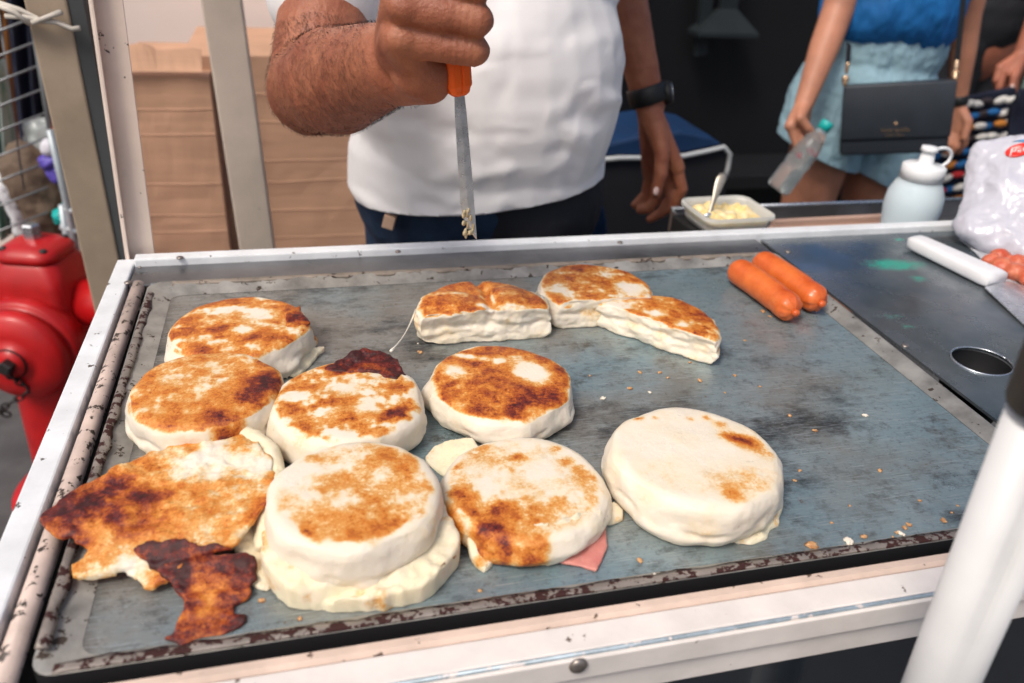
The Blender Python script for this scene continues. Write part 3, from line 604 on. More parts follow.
# big collapsed one with burnt skirt
r3, c, R_ = arepa('collapsed arepa at the front left with dark burnt cheese crust spreading out', (208, 494), (150, 272), .017, 113, .2, .30, [(.1, .35, .28, -.34)], [], rtop=.97, ragged=.03, slump=.02)
crust_sheet(r3, 'melted_cheese', [(232, 500, .020), (262, 478, .026), (276, 500, .020), (270, 530, .012), (276, 560, .006), (283, 578, .003), (268, 588, .003), (250, 584, .004), (246, 560, .010), (232, 545, .016)], .008, 25, lambda p: .03, m='cheese', rag=.0015, wob=.003, vox=.0016)
b = bmesh.new(); tube(b, [at_z(px, py, ZT+z) for px, py, z in ((176, 446, .016), (188, 437, .020), (206, 428, .023), (226, 428, .024), (246, 434, .023), (262, 445, .022), (273, 462, .021), (278, 486, .019), (276, 510, .017), (268, 532, .014), (262, 552, .010))], [.004, .007, .0085, .009, .008, .0075, .008, .009, .0095, .009, .006], 12)
me = fuse(b, .0015, 3); displace(me, lambda p, n: .0035*fr(p.x, p.y, p.z, 50, 3)); attr(me, 'toast', [.13*max(0, fr(v.co.x, v.co.y, v.co.z, 40)) for v in me.vertices]); sub(r3, 'cheese_rim', me, MT['cheese'])
ct = at_z(72, 512, .935); cb = at_z(142, 520, .943); cw = at_z(205, 458, .948); cg = at_z(126, 574, .928); cbb = at_z(140, 490, .945)
crust_sheet(r3, 'fried_crust', [(182, 437, .026), (204, 428, .028), (236, 431, .029), (258, 441, .029), (271, 458, .029), (275, 480, .028), (268, 502, .028), (252, 520, .027), (238, 540, .025), (215, 548, .023), (196, 548, .022), (180, 564, .017), (168, 577, .013), (152, 587, .009), (124, 574, .010), (104, 572, .012), (86, 578, .010), (70, 577, .010), (72, 566, .012), (82, 556, .015), (86, 548, .017), (72, 536, .019), (52, 534, .020), (40, 524, .021), (42, 512, .022), (66, 494, .023), (92, 480, .024), (118, 466, .025), (150, 452, .026)], .0045, 15,
            lambda p: .36 + .66*math.exp(-((p.xy-ct.xy).length/.034)**2) + .36*math.exp(-((p.xy-cb.xy).length/.020)**2) + .30*math.exp(-((p.xy-cbb.xy).length/.018)**2) - .30*math.exp(-((p.xy-cg.xy).length/.022)**2) - .34*math.exp(-((p.xy-cw.xy).length/.024)**2) - .30*math.exp(-((p.xy-at_z(250, 470, .946).xy).length/.016)**2), wob=.0026)
crust_sheet(r3, 'burnt_crust', [(132, 548, .023), (152, 540, .027), (185, 538, .028), (215, 541, .028), (236, 547, .024), (252, 554, .016), (257, 570, .010), (250, 590, .007), (236, 602, .005), (234, 614, .004), (247, 612, .003), (240, 628, .002), (212, 634, .002), (185, 644, .002), (166, 640, .002), (178, 624, .004), (186, 606, .007), (174, 590, .011), (162, 574, .015), (146, 560, .019)], .0040, 17,
            lambda p: .93 - .34*math.exp(-((p.xy-at_z(212, 590, .93).xy).length/.016)**2) - .26*sm(.425, .395, p.y)*0 - .25*math.exp(-((p.xy-at_z(205, 632, .922).xy).length/.022)**2), wob=.0022)
# stretched cheese thread
t = thing('cheese_thread', 'thin stretched thread of cheese above the burnt tongue', 'cheese', at_z(392, 352, ZT+.038), group=None)
b = bmesh.new(); a0, a1 = at_z(391, 351, ZT+.043), at_z(416, 310, ZT+.022)
tube(b, [a0.lerp(a1, k/8)+V((0, 0, -.006*math.sin(math.pi*k/8))) for k in range(9)], [.0016, .001, .0008, .0007, .0006, .0006, .0007, .001, .0015], 6); sub(t, 'thread', b, MT['string'])

# ================================================================== SAUSAGES
def sausage(label, a, b_, z, r, seed):
    A_, B_ = at_z(*a, ZT+z), at_z(*b_, ZT+z); A_.z = B_.z = ZT+r+.001
    t = thing('sausage', label, 'sausage', ((A_+B_)/2).xy.to_3d()+V((0, 0, ZT)), 0, 'sausages resting in the back right corner of the griddle')
    b = bmesh.new(); d = (B_-A_).normalized(); Ln = (B_-A_).length; N_ = 40; x, y, z_ = frame(A_, B_); rs = []
    for i in range(N_+1):
        s = i/N_*Ln; e0 = min(1, s/(r*1.0)); e1 = min(1, (Ln-s)/(r*1.0))
        rad = r*math.sqrt(max(.012, 1-(1-e0)**2))*math.sqrt(max(.02, 1-(1-e1)**2.6))*(1-.05*math.exp(-((s-Ln+r*1.9)/(r*.35))**2))
        cc = A_.lerp(B_, i/N_) + x*.003*math.sin(math.pi*i/N_)
        rr_ = []
        for j in range(32):
            q = 2*math.pi*j/32; wr = 1 - (.16*(.5+.5*math.cos(q*6+seed)) + .09*math.sin(q*11+1))*max(sm(1.0, .1, e1), sm(.6, 0, e0)*.6)
            wr *= 1+.012*fr(i*.2+seed, math.cos(q), math.sin(q), 1.3)
            rr_.append(cc + (x*math.cos(q)+y*math.sin(q))*rad*wr)
        rs.append(rr_)
    rings(b, rs); sub(t, 'casing', b, MT['sausage'])
    b = bmesh.new(); ell(b, B_+d*.0016, (.0050, .0040, .0042), u=10, v=6); sub(t, 'knotted_end', b, MT['sausage'])
    return t
sausage('front left one of two orange sausages lying on the griddle', (733, 268), (795, 313), .017, .0168, 1)
sausage('rear right one of two orange sausages lying on the griddle', (757, 260), (821, 304), .017, .0168, 4)

# ================================================================== CRUMBS
rnd = random.Random(3)
CPX = [(668, 377, 0), (650, 392, 1), (735, 375, 0), (800, 470, 0), (812, 545, 0), (848, 541, 1), (864, 536, 0), (898, 532, 0), (905, 527, 0), (944, 520, 0), (952, 512, 0), (770, 316, 0), (763, 311, 0), (832, 522, 0), (700, 380, 0), (880, 470, 0), (865, 415, 1), (425, 338, 0), (418, 343, 1), (640, 372, 0), (725, 392, 0), (893, 536, 0), (901, 533, 1), (909, 524, 0), (958, 505, 0), (660, 372, 0), (630, 388, 0), (590, 375, 0), (603, 398, 1), (760, 386, 0), (815, 430, 0), (790, 415, 0), (850, 505, 0), (745, 340, 0), (690, 362, 0), (420, 352, 0), (640, 560, 0), (655, 575, 1), (300, 618, 0), (262, 600, 0), (480, 590, 0), (920, 500, 0), (795, 480, 0)]
for k, (px, py, wv) in enumerate(CPX):
    q = at_z(px, py, ZT+.001); b = bmesh.new(); s = rnd.uniform(.0008, .0022)*(1.5 if k in (4, 8, 5) else 1)
    bmesh.ops.create_icosphere(b, subdivisions=3, radius=1)
    for v in b.verts:
        n = 1+.65*noise.noise(v.co*1.9+V((k*3.1, 0, 0)))+.3*noise.noise(v.co*4.3+V((0, k*2.7, 0))); v.co = V((v.co.x*s*n*rnd.uniform(.95, 1.05)*1.4, v.co.y*s*n, v.co.z*s*.45*n+s*.4))
    o = obj('crumb', b, MT['crumb_w'] if wv else MT['crumb']); o.location = (q.x, q.y, ZT); o.rotation_euler = (0, 0, rnd.uniform(0, 6))
    tag(o, ('tiny white cheese crumb lying on the bare griddle steel' if wv else 'tiny toasted brown crumb lying on the bare griddle steel'), 'crumb', ('white crumbs scattered on the griddle' if wv else 'brown crumbs scattered on the griddle'))

# ================================================================== UMBRELLA POLE
P0, P1 = at_y(940, 683, .255), at_y(1049, 420, .252)
pd = (P1-P0).normalized()
t = thing('pole', 'round white painted pole standing at the front of the cart', 'pole', P0 - pd*(P0.z/pd.z))
pb = P0 - pd*(P0.z/pd.z)
b = bmesh.new(); tube(b, [pb+V((0, 0, .012)), P0, P1, P0+pd*.19], .0195, 40); sub(t, 'shaft', b, MT['pole'])
b = bmesh.new(); s0 = at_y(1056, 402, .252); tube(b, [s0-pd*.004, s0, s0+pd*.35, s0+pd*.9], [.0205, .0215, .0215, .0215], 32); sub(t, 'sleeve', b, MT['rubber'])
b = bmesh.new(); lathe(b, [(.09, 0), (.09, .008), (.03, .02), (.0, .02)], (pb.x, pb.y, 0)); sub(t, 'base_plate', b, MT['iron'])
b = bmesh.new(); hp = at_y(970, 640, .249); ell(b, at_y(969, 642, .2585)+V((0, -.012, 0)), (.003, .004, .004), u=10, v=8); sub(t, 'rivet', b, MT['iron'])

# ================================================================== HYDRANT
hx = at_y(32, 222, 1.72); HZ = hx.z - .688
HX, HY = hx.x-.004, 1.72
t = thing('fire_hydrant', 'bright red fire hydrant beside the left side of the cart', 'hydrant', (HX, HY, 0))
hd = V((-.30, -1, 0)).normalized(); hs = V((1, -.30, 0)).normalized()
Hm = Matrix((hs, -hd, V((0, 0, 1)))).transposed().to_4x4(); Hm.translation = V((HX, HY, 0))
b = bmesh.new(); lathe(b, [(.20, -.1025), (.20, -.07), (.19, -.06), (.135, -.058), (.128, -.02), (.120, .28), (.122, .33), (.122, .46), (.10, .50), (.08, .52)], (HX, HY, 0), seg=40); sub(t, 'barrel', b, MT['red'])
def sq(s, z, r): return [Hm @ V((p.x, p.y, z)) for p in rring(-s, s, -s, s, 0, r, 5)]
b = bmesh.new(); rings(b, [sq(.094, .40, .035), sq(.092, .50, .032), sq(.088, .565, .030), sq(.083, .590, .032), sq(.072, .612, .036), sq(.066, .622, .036), sq(.062, .622, .036)], True, True); sub(t, 'bonnet', b, MT['red'], bevel=.004)
b = bmesh.new(); rings(b, [sq(.071, .6225, .040), sq(.071, .634, .040), sq(.064, .646, .040), sq(.045, .656, .035), sq(.022, .662, .02)]); cp = sub(t, 'cap_plate', b, MT['red'])
for sx in (-1, 1):
    for sy in (-1, 1):
        b = bmesh.new(); lathe(b, [(.009, 0), (.009, .008), (.005, .011), (.0005, .011)], Hm @ V((sx*.046, sy*.046, .643)), seg=6); sub(t, 'bolt', b, MT['iron'])
b = bmesh.new(); lathe(b, [(.019, .660), (.019, .692), (.016, .696), (.0005, .696)], (HX, HY, 0), seg=5); sub(t, 'operating_nut', b, MT['bright_steel'], smooth=False)
fc = Hm @ V((.0, -.07, .430)); Fm = axisM(hd)
b = bmesh.new(); lathe(b, [(.122, 0), (.122, .05), (.115, .055), (.108, .056), (.108, .062)], fc, M=Fm, seg=40); noz = sub(t, 'front_nozzle', b, MT['red'])
b = bmesh.new(); lathe(b, [(.112, .063), (.112, .085), (.102, .100), (.06, .109), (.045, .110), (.043, .114), (.034, .116), (.034, .122), (.0005, .123)], fc, M=Fm, seg=40); capf = sub(t, 'nozzle_cap', b, MT['red'])
b = bmesh.new(); lathe(b, [(.036, .1165), (.0385, .1185), (.036, .122)], fc, M=Fm, seg=30, close=False); sub(capf, 'ring', b, MT['iron'])
b = bmesh.new(); lathe(b, [(.018, .1235), (.018, .142), (.014, .146), (.0005, .146)], fc, M=Fm, seg=5); sub(capf, 'cap_nut', b, MT['iron'], smooth=False)
sc = Hm @ V((.06, 0, .50)); Sm = axisM(hs)
b = bmesh.new(); lathe(b, [(.060, 0), (.058, .150), (.054, .153), (.054, .158)], sc, M=Sm, seg=32); sub(t, 'side_nozzle', b, MT['red'])
b = bmesh.new(); lathe(b, [(.060, .160), (.060, .26), (.052, .268), (.016, .27), (.016, .29), (.0005, .29)], sc, M=Sm, seg=32); sub(t, 'side_cap', b, MT['red'])
sub(t, 'cast_lettering', box(-.045, .03, -.0935, -.0885, .535, .549, Hm), MT['red'], smooth=False, bevel=.002)
HYD = t
def chain(parent, pts, r=.006):
    for i in range(len(pts)-1):
        a, c = V(pts[i]), V(pts[i+1]); x, y, z = frame(a, c); u = x if i % 2 else y; b = bmesh.new(); mid = (a+c)/2; L_ = (c-a).length*.68
        tube(b, [mid+z*L_*math.cos(q)+u*r*math.sin(q)*1.1 for q in [2*math.pi*k/14 for k in range(15)]], .0024, 6); sub(parent, 'chain_link', b, MT['iron'])
cn = fc + hd*.135
cpts = [cn+V((0, 0, -.015))]
for i in range(1, 12): cpts.append(cn + V((.006*i*math.sin(i*.5), .006*i, -.015-.014*i)))
chain(capf, cpts)
HC = V((HX-.006, HY, .690)); HK = .87
for o_ in [o_ for o_ in HYD.children_recursive if o_.type == 'MESH']:      # hydrant proportions: slimmer, hung from the nut height
    for v in o_.data.vertices:
        p = HYD.location + v.co; v.co = HC + (p-HC)*HK - HYD.location

# ================================================================== LEFT BACKGROUND
# cardboard boxes
def carton(label, px0, px1, y, ztop, flap=True, seed=0, crease=None):
    p0, p1 = at_y(px0, 120, y), at_y(px1, 120, y)
    t = thing('cardboard_box', label, 'box', ((p0.x+p1.x)/2, y+.2, 0), 0, None)
    b = bmesh.new(); n = 13; rz_ = random.Random(seed); zs = [0]+[ztop*(i+rz_.uniform(-.28, .28))/n for i in range(1, n)]+[ztop]; X = [p0.x + (p1.x-p0.x)*i/16 for i in range(17)]; rows = []
    for i, z in enumerate(zs):
        for dz, dyy in ((-.003, .0006), (0, -.0007), (.003, .0006)):
            if 0 < i < n or dz == 0:
                rows.append([(x, y+dyy+.004*fr(x+seed, 0, z, 7), z+dz+.004*fr(x+seed, i, 1, 3)+.012*noise.noise(V((i*1.7, seed, 0)))*(1 if 0 < i < n else 0)) for x in X])
        if i < n: rows.append([(x, y+.0010+.004*fr(x+seed, 0, z+.02, 7), (zs[i]+zs[i+1])/2) for x in X])
    G = [[b.verts.new(q) for q in r] for r in rows]
    for a, c in zip(G, G[1:]):
        for j in range(16): b.faces.new((a[j], a[j+1], c[j+1], c[j]))
    back = [[b.verts.new((q.co.x, y+.40, q.co.z)) for q in (r[0], r[-1])] for r in G]
    for i in range(len(G)-1):
        b.faces.new((G[i][0], G[i+1][0], back[i+1][0], back[i][0])); b.faces.new((G[i][-1], back[i][1], back[i+1][1], G[i+1][-1])); b.faces.new((back[i][0], back[i+1][0], back[i+1][1], back[i][1]))
    b.faces.new(list(reversed(G[0]))+back[0]); b.faces.new(G[-1]+list(reversed(back[-1])))
    sub(t, 'box_body', b, MT['card'], smooth=False)
    if flap:
        b = bmesh.new(); pa, pb_ = p0.x+.005, p1.x-.01
        rings(b, [[V((x, y-.012+.01*fr(x, 3, 3, 8), ztop+.012)), V((x, y-.006, ztop+.012)), V((x, y+.02, ztop+.055+.012*fr(x, 1, 1, 14))), V((x, y+.014, ztop+.055+.012*fr(x, 1, 1, 14)))] for x in [pa+(pb_-pa)*i/14 for i in range(15)]])
        sub(t, 'box_flap', b, MT['card'], smooth=False)
    return t
zt = at_y(150, 76, 1.9).z
carton('creased brown cardboard box left of the pale post', 118, 214, 1.90, zt, True, 1)
carton('creased brown cardboard box between the pale post and the vendor', 190, 420, 1.965, zt+.03, False, 4)
# pale post
a, c = at_y(258, 250, 1.55), at_y(222, 0, 1.55); d = (c-a).normalized()
t = thing('wooden_post', 'pale cream wooden post in front of the cardboard boxes', 'post', (a-d*(a.z/d.z)))
b = bmesh.new(); beam(b, a-d*(a.z/d.z)+V((0, 0, .01)), a+d*1.2, .064, .05); sub(t, 'timber', b, MT['post_wood'], smooth=False, bevel=.003)
# tan post
a, c = at_y(101, 240, 1.30), at_y(50, 0, 1.30); d = (c-a).normalized(); f0 = a-d*(a.z/d.z)
t = thing('wooden_post', 'thick tan wooden post behind the red hydrant with plastic tied round it', 'post', f0)
b = bmesh.new(); beam(b, f0+V((0, 0, .01)), a+d*1.2, .052, .05); sub(t, 'timber', b, MT['tan_post'], smooth=False, bevel=.003)
b = bmesh.new(); o_ = V((.036, .003, 0)); beam(b, f0+o_+V((0, 0, .01)), a+d*1.2+o_, .019, .05); sub(t, 'shaded_side', b, MT['shaded_post'], smooth=False)  # dark strip stands in for the post's own side face in shade
# plastic ties
t = thing('plastic_tie', 'off white plastic strips knotted round the tan post', 'tie', at_y(40, 18, 1.27))
for k, pts in enumerate((((-10, 0), (20, 10), (40, 20), (60, 12)), ((5, 16), (25, 17), (42, 21), (56, 22), (72, 29), (80, 28)), ((-6, 4), (14, 12), (30, 24)), ((32, 23), (48, 17), (62, 12)))):
    b = bmesh.new(); tube(b, [at_y(px, py, 1.262-.002*k) for px, py in pts], [.0035]*len(pts), 8); sub(t, 'strip', b, MT['tie'])
# wire grid
t = thing('wire_grid', 'grey wire grid panel hanging at the far left edge', 'grid', at_y(10, 160, 1.9))
for k in range(9):
    y0 = 12+k*25; b = bmesh.new(); tube(b, [at_y(-60, y0+42, 1.9), at_y(48, y0, 1.9)], .0025, 6); sub(t, 'wire', b, MT['wire'])
for x in (-22, 8):
    b = bmesh.new(); tube(b, [at_y(x-14, -20, 1.905), at_y(x+16, 190, 1.905)], .0022, 6); sub(t, 'wire', b, MT['wire'])
b = bmesh.new(); tube(b, [at_y(29, -10, 1.9), at_y(46, 100, 1.9), at_y(62, 190, 1.9)], .008, 8); sub(t, 'upright', b, MT['wire'])
# hanging clothes
def cloth(label, poly, y, m, seed, name='hanging_cloth', cat='cloth', group=None):
    """hanging fabric: folded sheet with real thickness between two photo edges"""
    (ax, ay), (bx_, by), (cx, cy), (dx, dy) = poly; t = thing(name, label, cat, at_y((cx+dx)/2, (cy+dy)/2, y), 0, group)
    b = bmesh.new(); NU, NV = 24, 16; F = []; K = []
    for j in range(NV+1):
        for L_, off in ((F, 0), (K, .006)):
            r = []
            for i in range(NU+1):
                u, v = i/NU, j/NV
                px = (ax*(1-u)+bx_*u)*(1-v)+(dx*(1-u)+cx*u)*v; py = (ay*(1-u)+by*u)*(1-v)+(dy*(1-u)+cy*u)*v
                p = at_y(px, py, y); p.y += .02*math.sin(u*17+seed)+.012*fr(u*2+seed, v, 0, 3)+off; r.append(b.verts.new(p))
            L_.append(r)
    for G in (F, K):
        for j in range(NV):
            for i in range(NU): b.faces.new((G[j][i], G[j][i+1], G[j+1][i+1], G[j+1][i]))
    for j in range(NV):
        for i in (0, NU): b.faces.new((F[j][i], F[j+1][i], K[j+1][i], K[j][i]))
    for i in range(NU):
        for j in (0, NV): b.faces.new((F[j][i], F[j][i+1], K[j][i+1], K[j][i]))
    sub(t, 'fabric', b, m); return t
cloth('dark navy garment hanging behind the wire grid', ((2, -20), (44, -20), (56, 190), (22, 190)), 2.3, MT['navy'], 1)
cloth('ochre garment hanging at the far left behind the wire grid', ((-30, -20), (6, -20), (24, 210), (4, 210)), 2.36, MT['orange_cloth'], 2)
MT['band_green'] = mat('white_green_print', (.42, .45, .42), .6, var=1, vs=5, col2=(.02, .14, .10), stretch=(9, 9, 1))
cloth('white and green printed bag hanging at the left edge', ((-30, 70), (2, 60), (24, 235), (-14, 240)), 2.05, MT['band_green'], 3, 'printed_bag', 'bag')
cloth('dark backdrop curtain behind the market rack', ((-120, -120), (140, -120), (170, 330), (-90, 330)), 2.75, MT['navy'], 4, 'curtain', 'curtain')
def lump(name, label, cat, c, r, m, seed, amp=.012, vox=.006, rot=(0, 0, 0), part='fabric'):
    t = thing(name, label, cat, (c[0], c[1], c[2]-r[2])); b = bmesh.new(); ell(b, c, r, rot); me = fuse(b, vox, 1)
    displace(me, lambda p, n: amp*fr(p.x+seed, p.y, p.z, 14)+amp*.5*abs(fr(p.x, p.y+seed, p.z, 30))); sub(t, part, me, m); return t
c = at_y(36, 190, 1.98); lump('sack', 'crumpled brown sack behind the top of the hydrant', 'sack', c, (.062, .05, .105), MT['sack'], 2, rot=(0, -.15, 0))
c = at_y(14, 205, 1.97); lump('plastic_bag', 'white plastic bag behind the hydrant at the left edge', 'bag', c, (.022, .03, .09), MT['white_plastic'], 5, rot=(0, -.1, 0))
c = at_y(44, 142, 2.08); lump('plastic_bag', 'pale clear plastic bag above the brown sack', 'bag', c, (.04, .03, .06), mat('hazy_plastic', (.42, .46, .46), .3, var=.3, vs=20, bump=.5, bs=30), 8)
c = at_y(52, 228, 2.02); lump('ochre_bundle', 'small ochre cloth bundle behind the brown sack', 'cloth', c, (.04, .04, .06), MT['orange_cloth'], 3)
# rack
t = thing('display_rack', 'pale blue tubular display rack between the sack and tan post', 'rack', at_y(70, 260, 1.8))
for pts in (((50, 130), (64, 190), (80, 270), (92, 330)), ((62, 208), (84, 214)), ((60, 226), (90, 236)), ((84, 160), (92, 230), (104, 330)), ((62, 205), (76, 300))):
    b = bmesh.new(); tube(b, [at_y(px, py, 1.78) for px, py in pts], .0075, 10); sub(t, 'tube', b, MT['rack'])
TOY = [(58, 132, 3, .018), (60, 128, 2, .014), (53, 148, 1, .02), (55, 162, 0, .026), (58, 172, 0, .022), (64, 152, 1, .012), (66, 165, 4, .022), (62, 140, 3, .015), (68, 215, 4, .03), (84, 232, 4, .025)]
for k, (px, py, mi, s) in enumerate(TOY):
    c = at_y(px, py, 1.9); b = bmesh.new(); ell(b, c, (s, s, s), u=12, v=8); me = fuse(b, .004, 0); displace(me, lambda p, n: s*.5*fr(p.x+k, p.y, p.z, 28))
    t = thing('trinket', ['purple', 'white', 'pink', 'orange', 'teal blue'][mi]+' trinket hanging on the pale blue rack', 'trinket', (c.x, c.y, c.z-s), 0, 'trinkets hanging on the rack, '+['purple', 'white', 'pink', 'orange', 'teal blue'][mi]); sub(t, 'trinket_body', me, MT['teal'] if mi == 4 and k > 7 else MT['toys'][mi])

# ================================================================== ITEMS AT THE BACK OF THE CART
# black box under the tub
t = thing('black_box', 'low black box with a pinkish label under the butter tub', 'box', at_y(705, 232, 1.02))
z0, z1 = .8705, .905
q0 = at_z(657, 207, z1+.0); q1 = at_z(697, 240, z1)
bc = V((.575, 1.045, 0)); Bm = Matrix.Translation(V((.0, 0, 0)))
q0, q1, q2, q3 = at_z(667, 199, .932), at_z(713, 221, .932), at_z(781, 217, .932), at_z(728, 193, .932)
dv = (q2-q1); dv.z = 0; Lx = dv.length; dv.normalize(); nv = V((-dv.y, dv.x, 0)); Ly = abs((q0-q1).dot(nv))
Tm = Matrix((dv, nv, V((0, 0, 1)))).transposed().to_4x4(); tc_ = q1+dv*Lx*.46+nv*Ly*.5; tc_.z = 0; Tm.translation = tc_
ZB = .905
b = box(-Lx*.56, Lx*.40, -Ly*.50, Ly*.52, .8705, ZB, Tm); sub(t, 'carton', b, MT['rubber'], smooth=False, bevel=.002)
sub(t, 'printed_label', box(-Lx*.56-.0012, -Lx*.56+.0004, -Ly*.38, -Ly*.05, .8725, .889, Tm), mat('pink_label', (.55, .24, .17), .6), smooth=False)
t = thing('food_tub', 'translucent plastic tub of butter on the black box', 'tub', (tc_.x, tc_.y, ZB+.0005))
def rr(sx, sy, z, r=.018): return [Tm @ p for p in rring(-sx, sx, -sy, sy, z, r, 5)]
sx, sy = Lx*.50, Ly*.50
b = bmesh.new(); rings(b, [rr(sx*.90, sy*.90, ZB+.0007), rr(sx*.94, sy*.94, ZB+.010), rr(sx*.97, sy*.97, .9255), rr(sx*1.03, sy*1.03, .926), rr(sx*1.04, sy*1.04, .927), rr(sx*1.03, sy*1.03, .9325), rr(sx*.98, sy*.98, .9328), rr(sx*.95, sy*.95, .925), rr(sx*.91, sy*.91, ZB+.010), rr(sx*.87, sy*.87, ZB+.002)]); sub(t, 'tub_wall', b, MT['tub'])
tb = thing('butter', 'yellow butter lumps inside the plastic tub', 'butter', (tc_.x, tc_.y, ZB+.0025))
b = bmesh.new(); rings(b, [rr(sx*.85, sy*.85, ZB+.0025), rr(sx*.90, sy*.90, ZB+.010), rr(sx*.91, sy*.91, .920)])
for k in range(22):
    q = Tm @ V((rnd.uniform(-.75, .75)*sx, rnd.uniform(-.7, .7)*sy, .921)); ell(b, q, (rnd.uniform(.006, .014), rnd.uniform(.005, .010), rnd.uniform(.004, .013)), (rnd.uniform(0, 1), rnd.uniform(0, 1), rnd.uniform(0, 3)), 10, 7)
me = fuse(b, .0025, 1); sub(tb, 'butter_lump', me, MT['butter'])
# spoon
t = thing('spoon', 'grey metal spoon standing in the butter tub', 'spoon', Tm @ V((-.01, 0, .921)))
s0, s1 = at_y(711, 209, tc_.y-.005), at_y(723, 173, tc_.y+.02); d = (s1-s0).normalized()
b = bmesh.new(); xs = RT.normalized(); up_ = d; nn = xs.cross(d).normalized()
rs = []
for k in range(13):
    u = k/12; wdt = .0035+.0045*sm(.25, .85, u)*(1 if u < .9 else math.sqrt(max(.05, 1-((u-.9)/.1)**2))); p = (s0-d*.012).lerp(s1, u)
    rs.append([p+xs*wdt*math.cos(q)+nn*.0015*math.sin(q) for q in [2*math.pi*j/12 for j in range(12)]])
rings(b, rs); sub(t, 'handle', b, mat('spoon_metal', (.36, .33, .28), .35, .7, var=.3, vs=60))
b = bmesh.new(); ell(b, s0-d*.016, (.009, .004, .010)); sub(t, 'bowl', b, MT['bright_steel'])
# wood strips
for k, (a, c, lab) in enumerate((((772, 226), (884, 220), 'upper pinkish wooden strip lying in the rear tray'), ((768, 233), (886, 228), 'lower pinkish wooden strip lying in the rear tray'))):
    zz = .868-.010*k; A_, C_ = at_z(*a, zz), at_z(*c, zz)
    t = thing('wooden_strip', lab, 'wood', ((A_+C_)/2).xy.to_3d()+V((0, 0, .8455)), 0, 'wooden strips in the rear tray')
    b = bmesh.new(); beam(b, A_, C_, .012 if k == 0 else .010, .020, V((0, 0, 1))); sub(t, 'wood', b, MT['wood'], smooth=False, bevel=.001)
    A_.z = C_.z
# squeeze bottle
bq = at_y(906, 226, 1.06); bxp = V((bq.x, 1.06, .8455))
t = thing('squeeze_bottle', 'frosted white squeeze bottle with a looped cap in the rear tray', 'bottle', bxp)
s = rpx(27.5, at_y(906, 200, 1.06))
hb = at_y(906, 179, 1.06).z-bxp.z; ht = at_y(906, 165, 1.06).z-bxp.z; hn = at_y(905, 147, 1.06).z-bxp.z
b = bmesh.new(); lathe(b, [(s*.74, 0), (s*.80, .004), (s*.86, hb*.25), (s*1.0, hb*.62), (s*.97, hb*.8), (s*.80, hb*.94), (s*.70, hb*1.0), (s*.70, hb*1.02), (.001, hb*1.02)], bxp, seg=40); sub(t, 'bottle_body', b, MT['squeeze'])
b = bmesh.new(); lathe(b, [(s*.74, hb*1.0), (s*.74, ht*.985), (s*.66, ht), (s*.26, ht*1.02), (s*.24, hn*.93), (s*.20, hn*.955), (s*.30, hn*.96), (s*.28, hn), (.001, hn*1.003)], bxp, seg=32); cpb = sub(t, 'cap', b, MT['white_plastic'])
b = bmesh.new(); cx_ = bxp + V((s*.58, 0, hn*.90)); tube(b, [bxp+V((s*.22, 0, hn*.975))] + [cx_+V((s*.42*math.cos(q), 0, hn*.085*math.sin(q))) for q in [math.radians(a) for a in range(100, -110, -20)]], .0028, 8); sub(cpb, 'loop', b, MT['white_plastic'])
# spatula with white handle
A_, B_ = at_z(913, 243, ZT+.012), at_z(985, 287, ZT+.012); Ax = at_z(905, 244, ZT+.012)
a_, b2 = at_z(909, 240, ZT+.012), at_z(997, 281, ZT+.012); d = (b2-a_).normalized(); nrm = V((-d.y, d.x, 0))
t = thing('spatula', 'wide steel spatula with a thick white handle on the counter', 'spatula', (b2.x, b2.y, ZT+.002))
b = bmesh.new(); rs = []; L_ = (b2-a_).length
for k in range(15):
    u = k/14; ww = .0150+.0050*u; hh = .0098+.001*u; e = math.sqrt(max(.08, 1-(1-min(1, u*9))**2)); e2 = 1 if u < .97 else .9
    p = a_.lerp(b2, u); p.z = ZT+.0135
    rs.append([p + nrm*ww*e*e2*(abs(math.cos(q))**.55)*math.copysign(1, math.cos(q)) + V((0, 0, 1))*hh*e*e2*(abs(math.sin(q))**.55)*math.copysign(1, math.sin(q)) for q in [2*math.pi*j/24 for j in range(24)]])
rings(b, rs); sub(t, 'handle', b, MT['handle_white'])
b = bmesh.new(); zz = ZT+.0065; p0, p1 = at_z(990, 290, zz), at_z(1013, 282, zz)
pq = [at_z(985, 287, ZT+.008), at_z(1008, 281, ZT+.008), at_z(1075, 300, ZT+.006), at_z(1070, 372, ZT+.004), at_z(1024, 324, ZT+.005)]
T1 = [b.verts.new(q) for q in pq]; T2 = [b.verts.new(q-V((0, 0, .0015))) for q in pq]; b.faces.new(T1); b.faces.new(list(reversed(T2)))
for i in range(5): b.faces.new((T1[i], T1[(i+1) % 5], T2[(i+1) % 5], T2[i]))
sub(t, 'blade', b, MT['blade'], smooth=False)
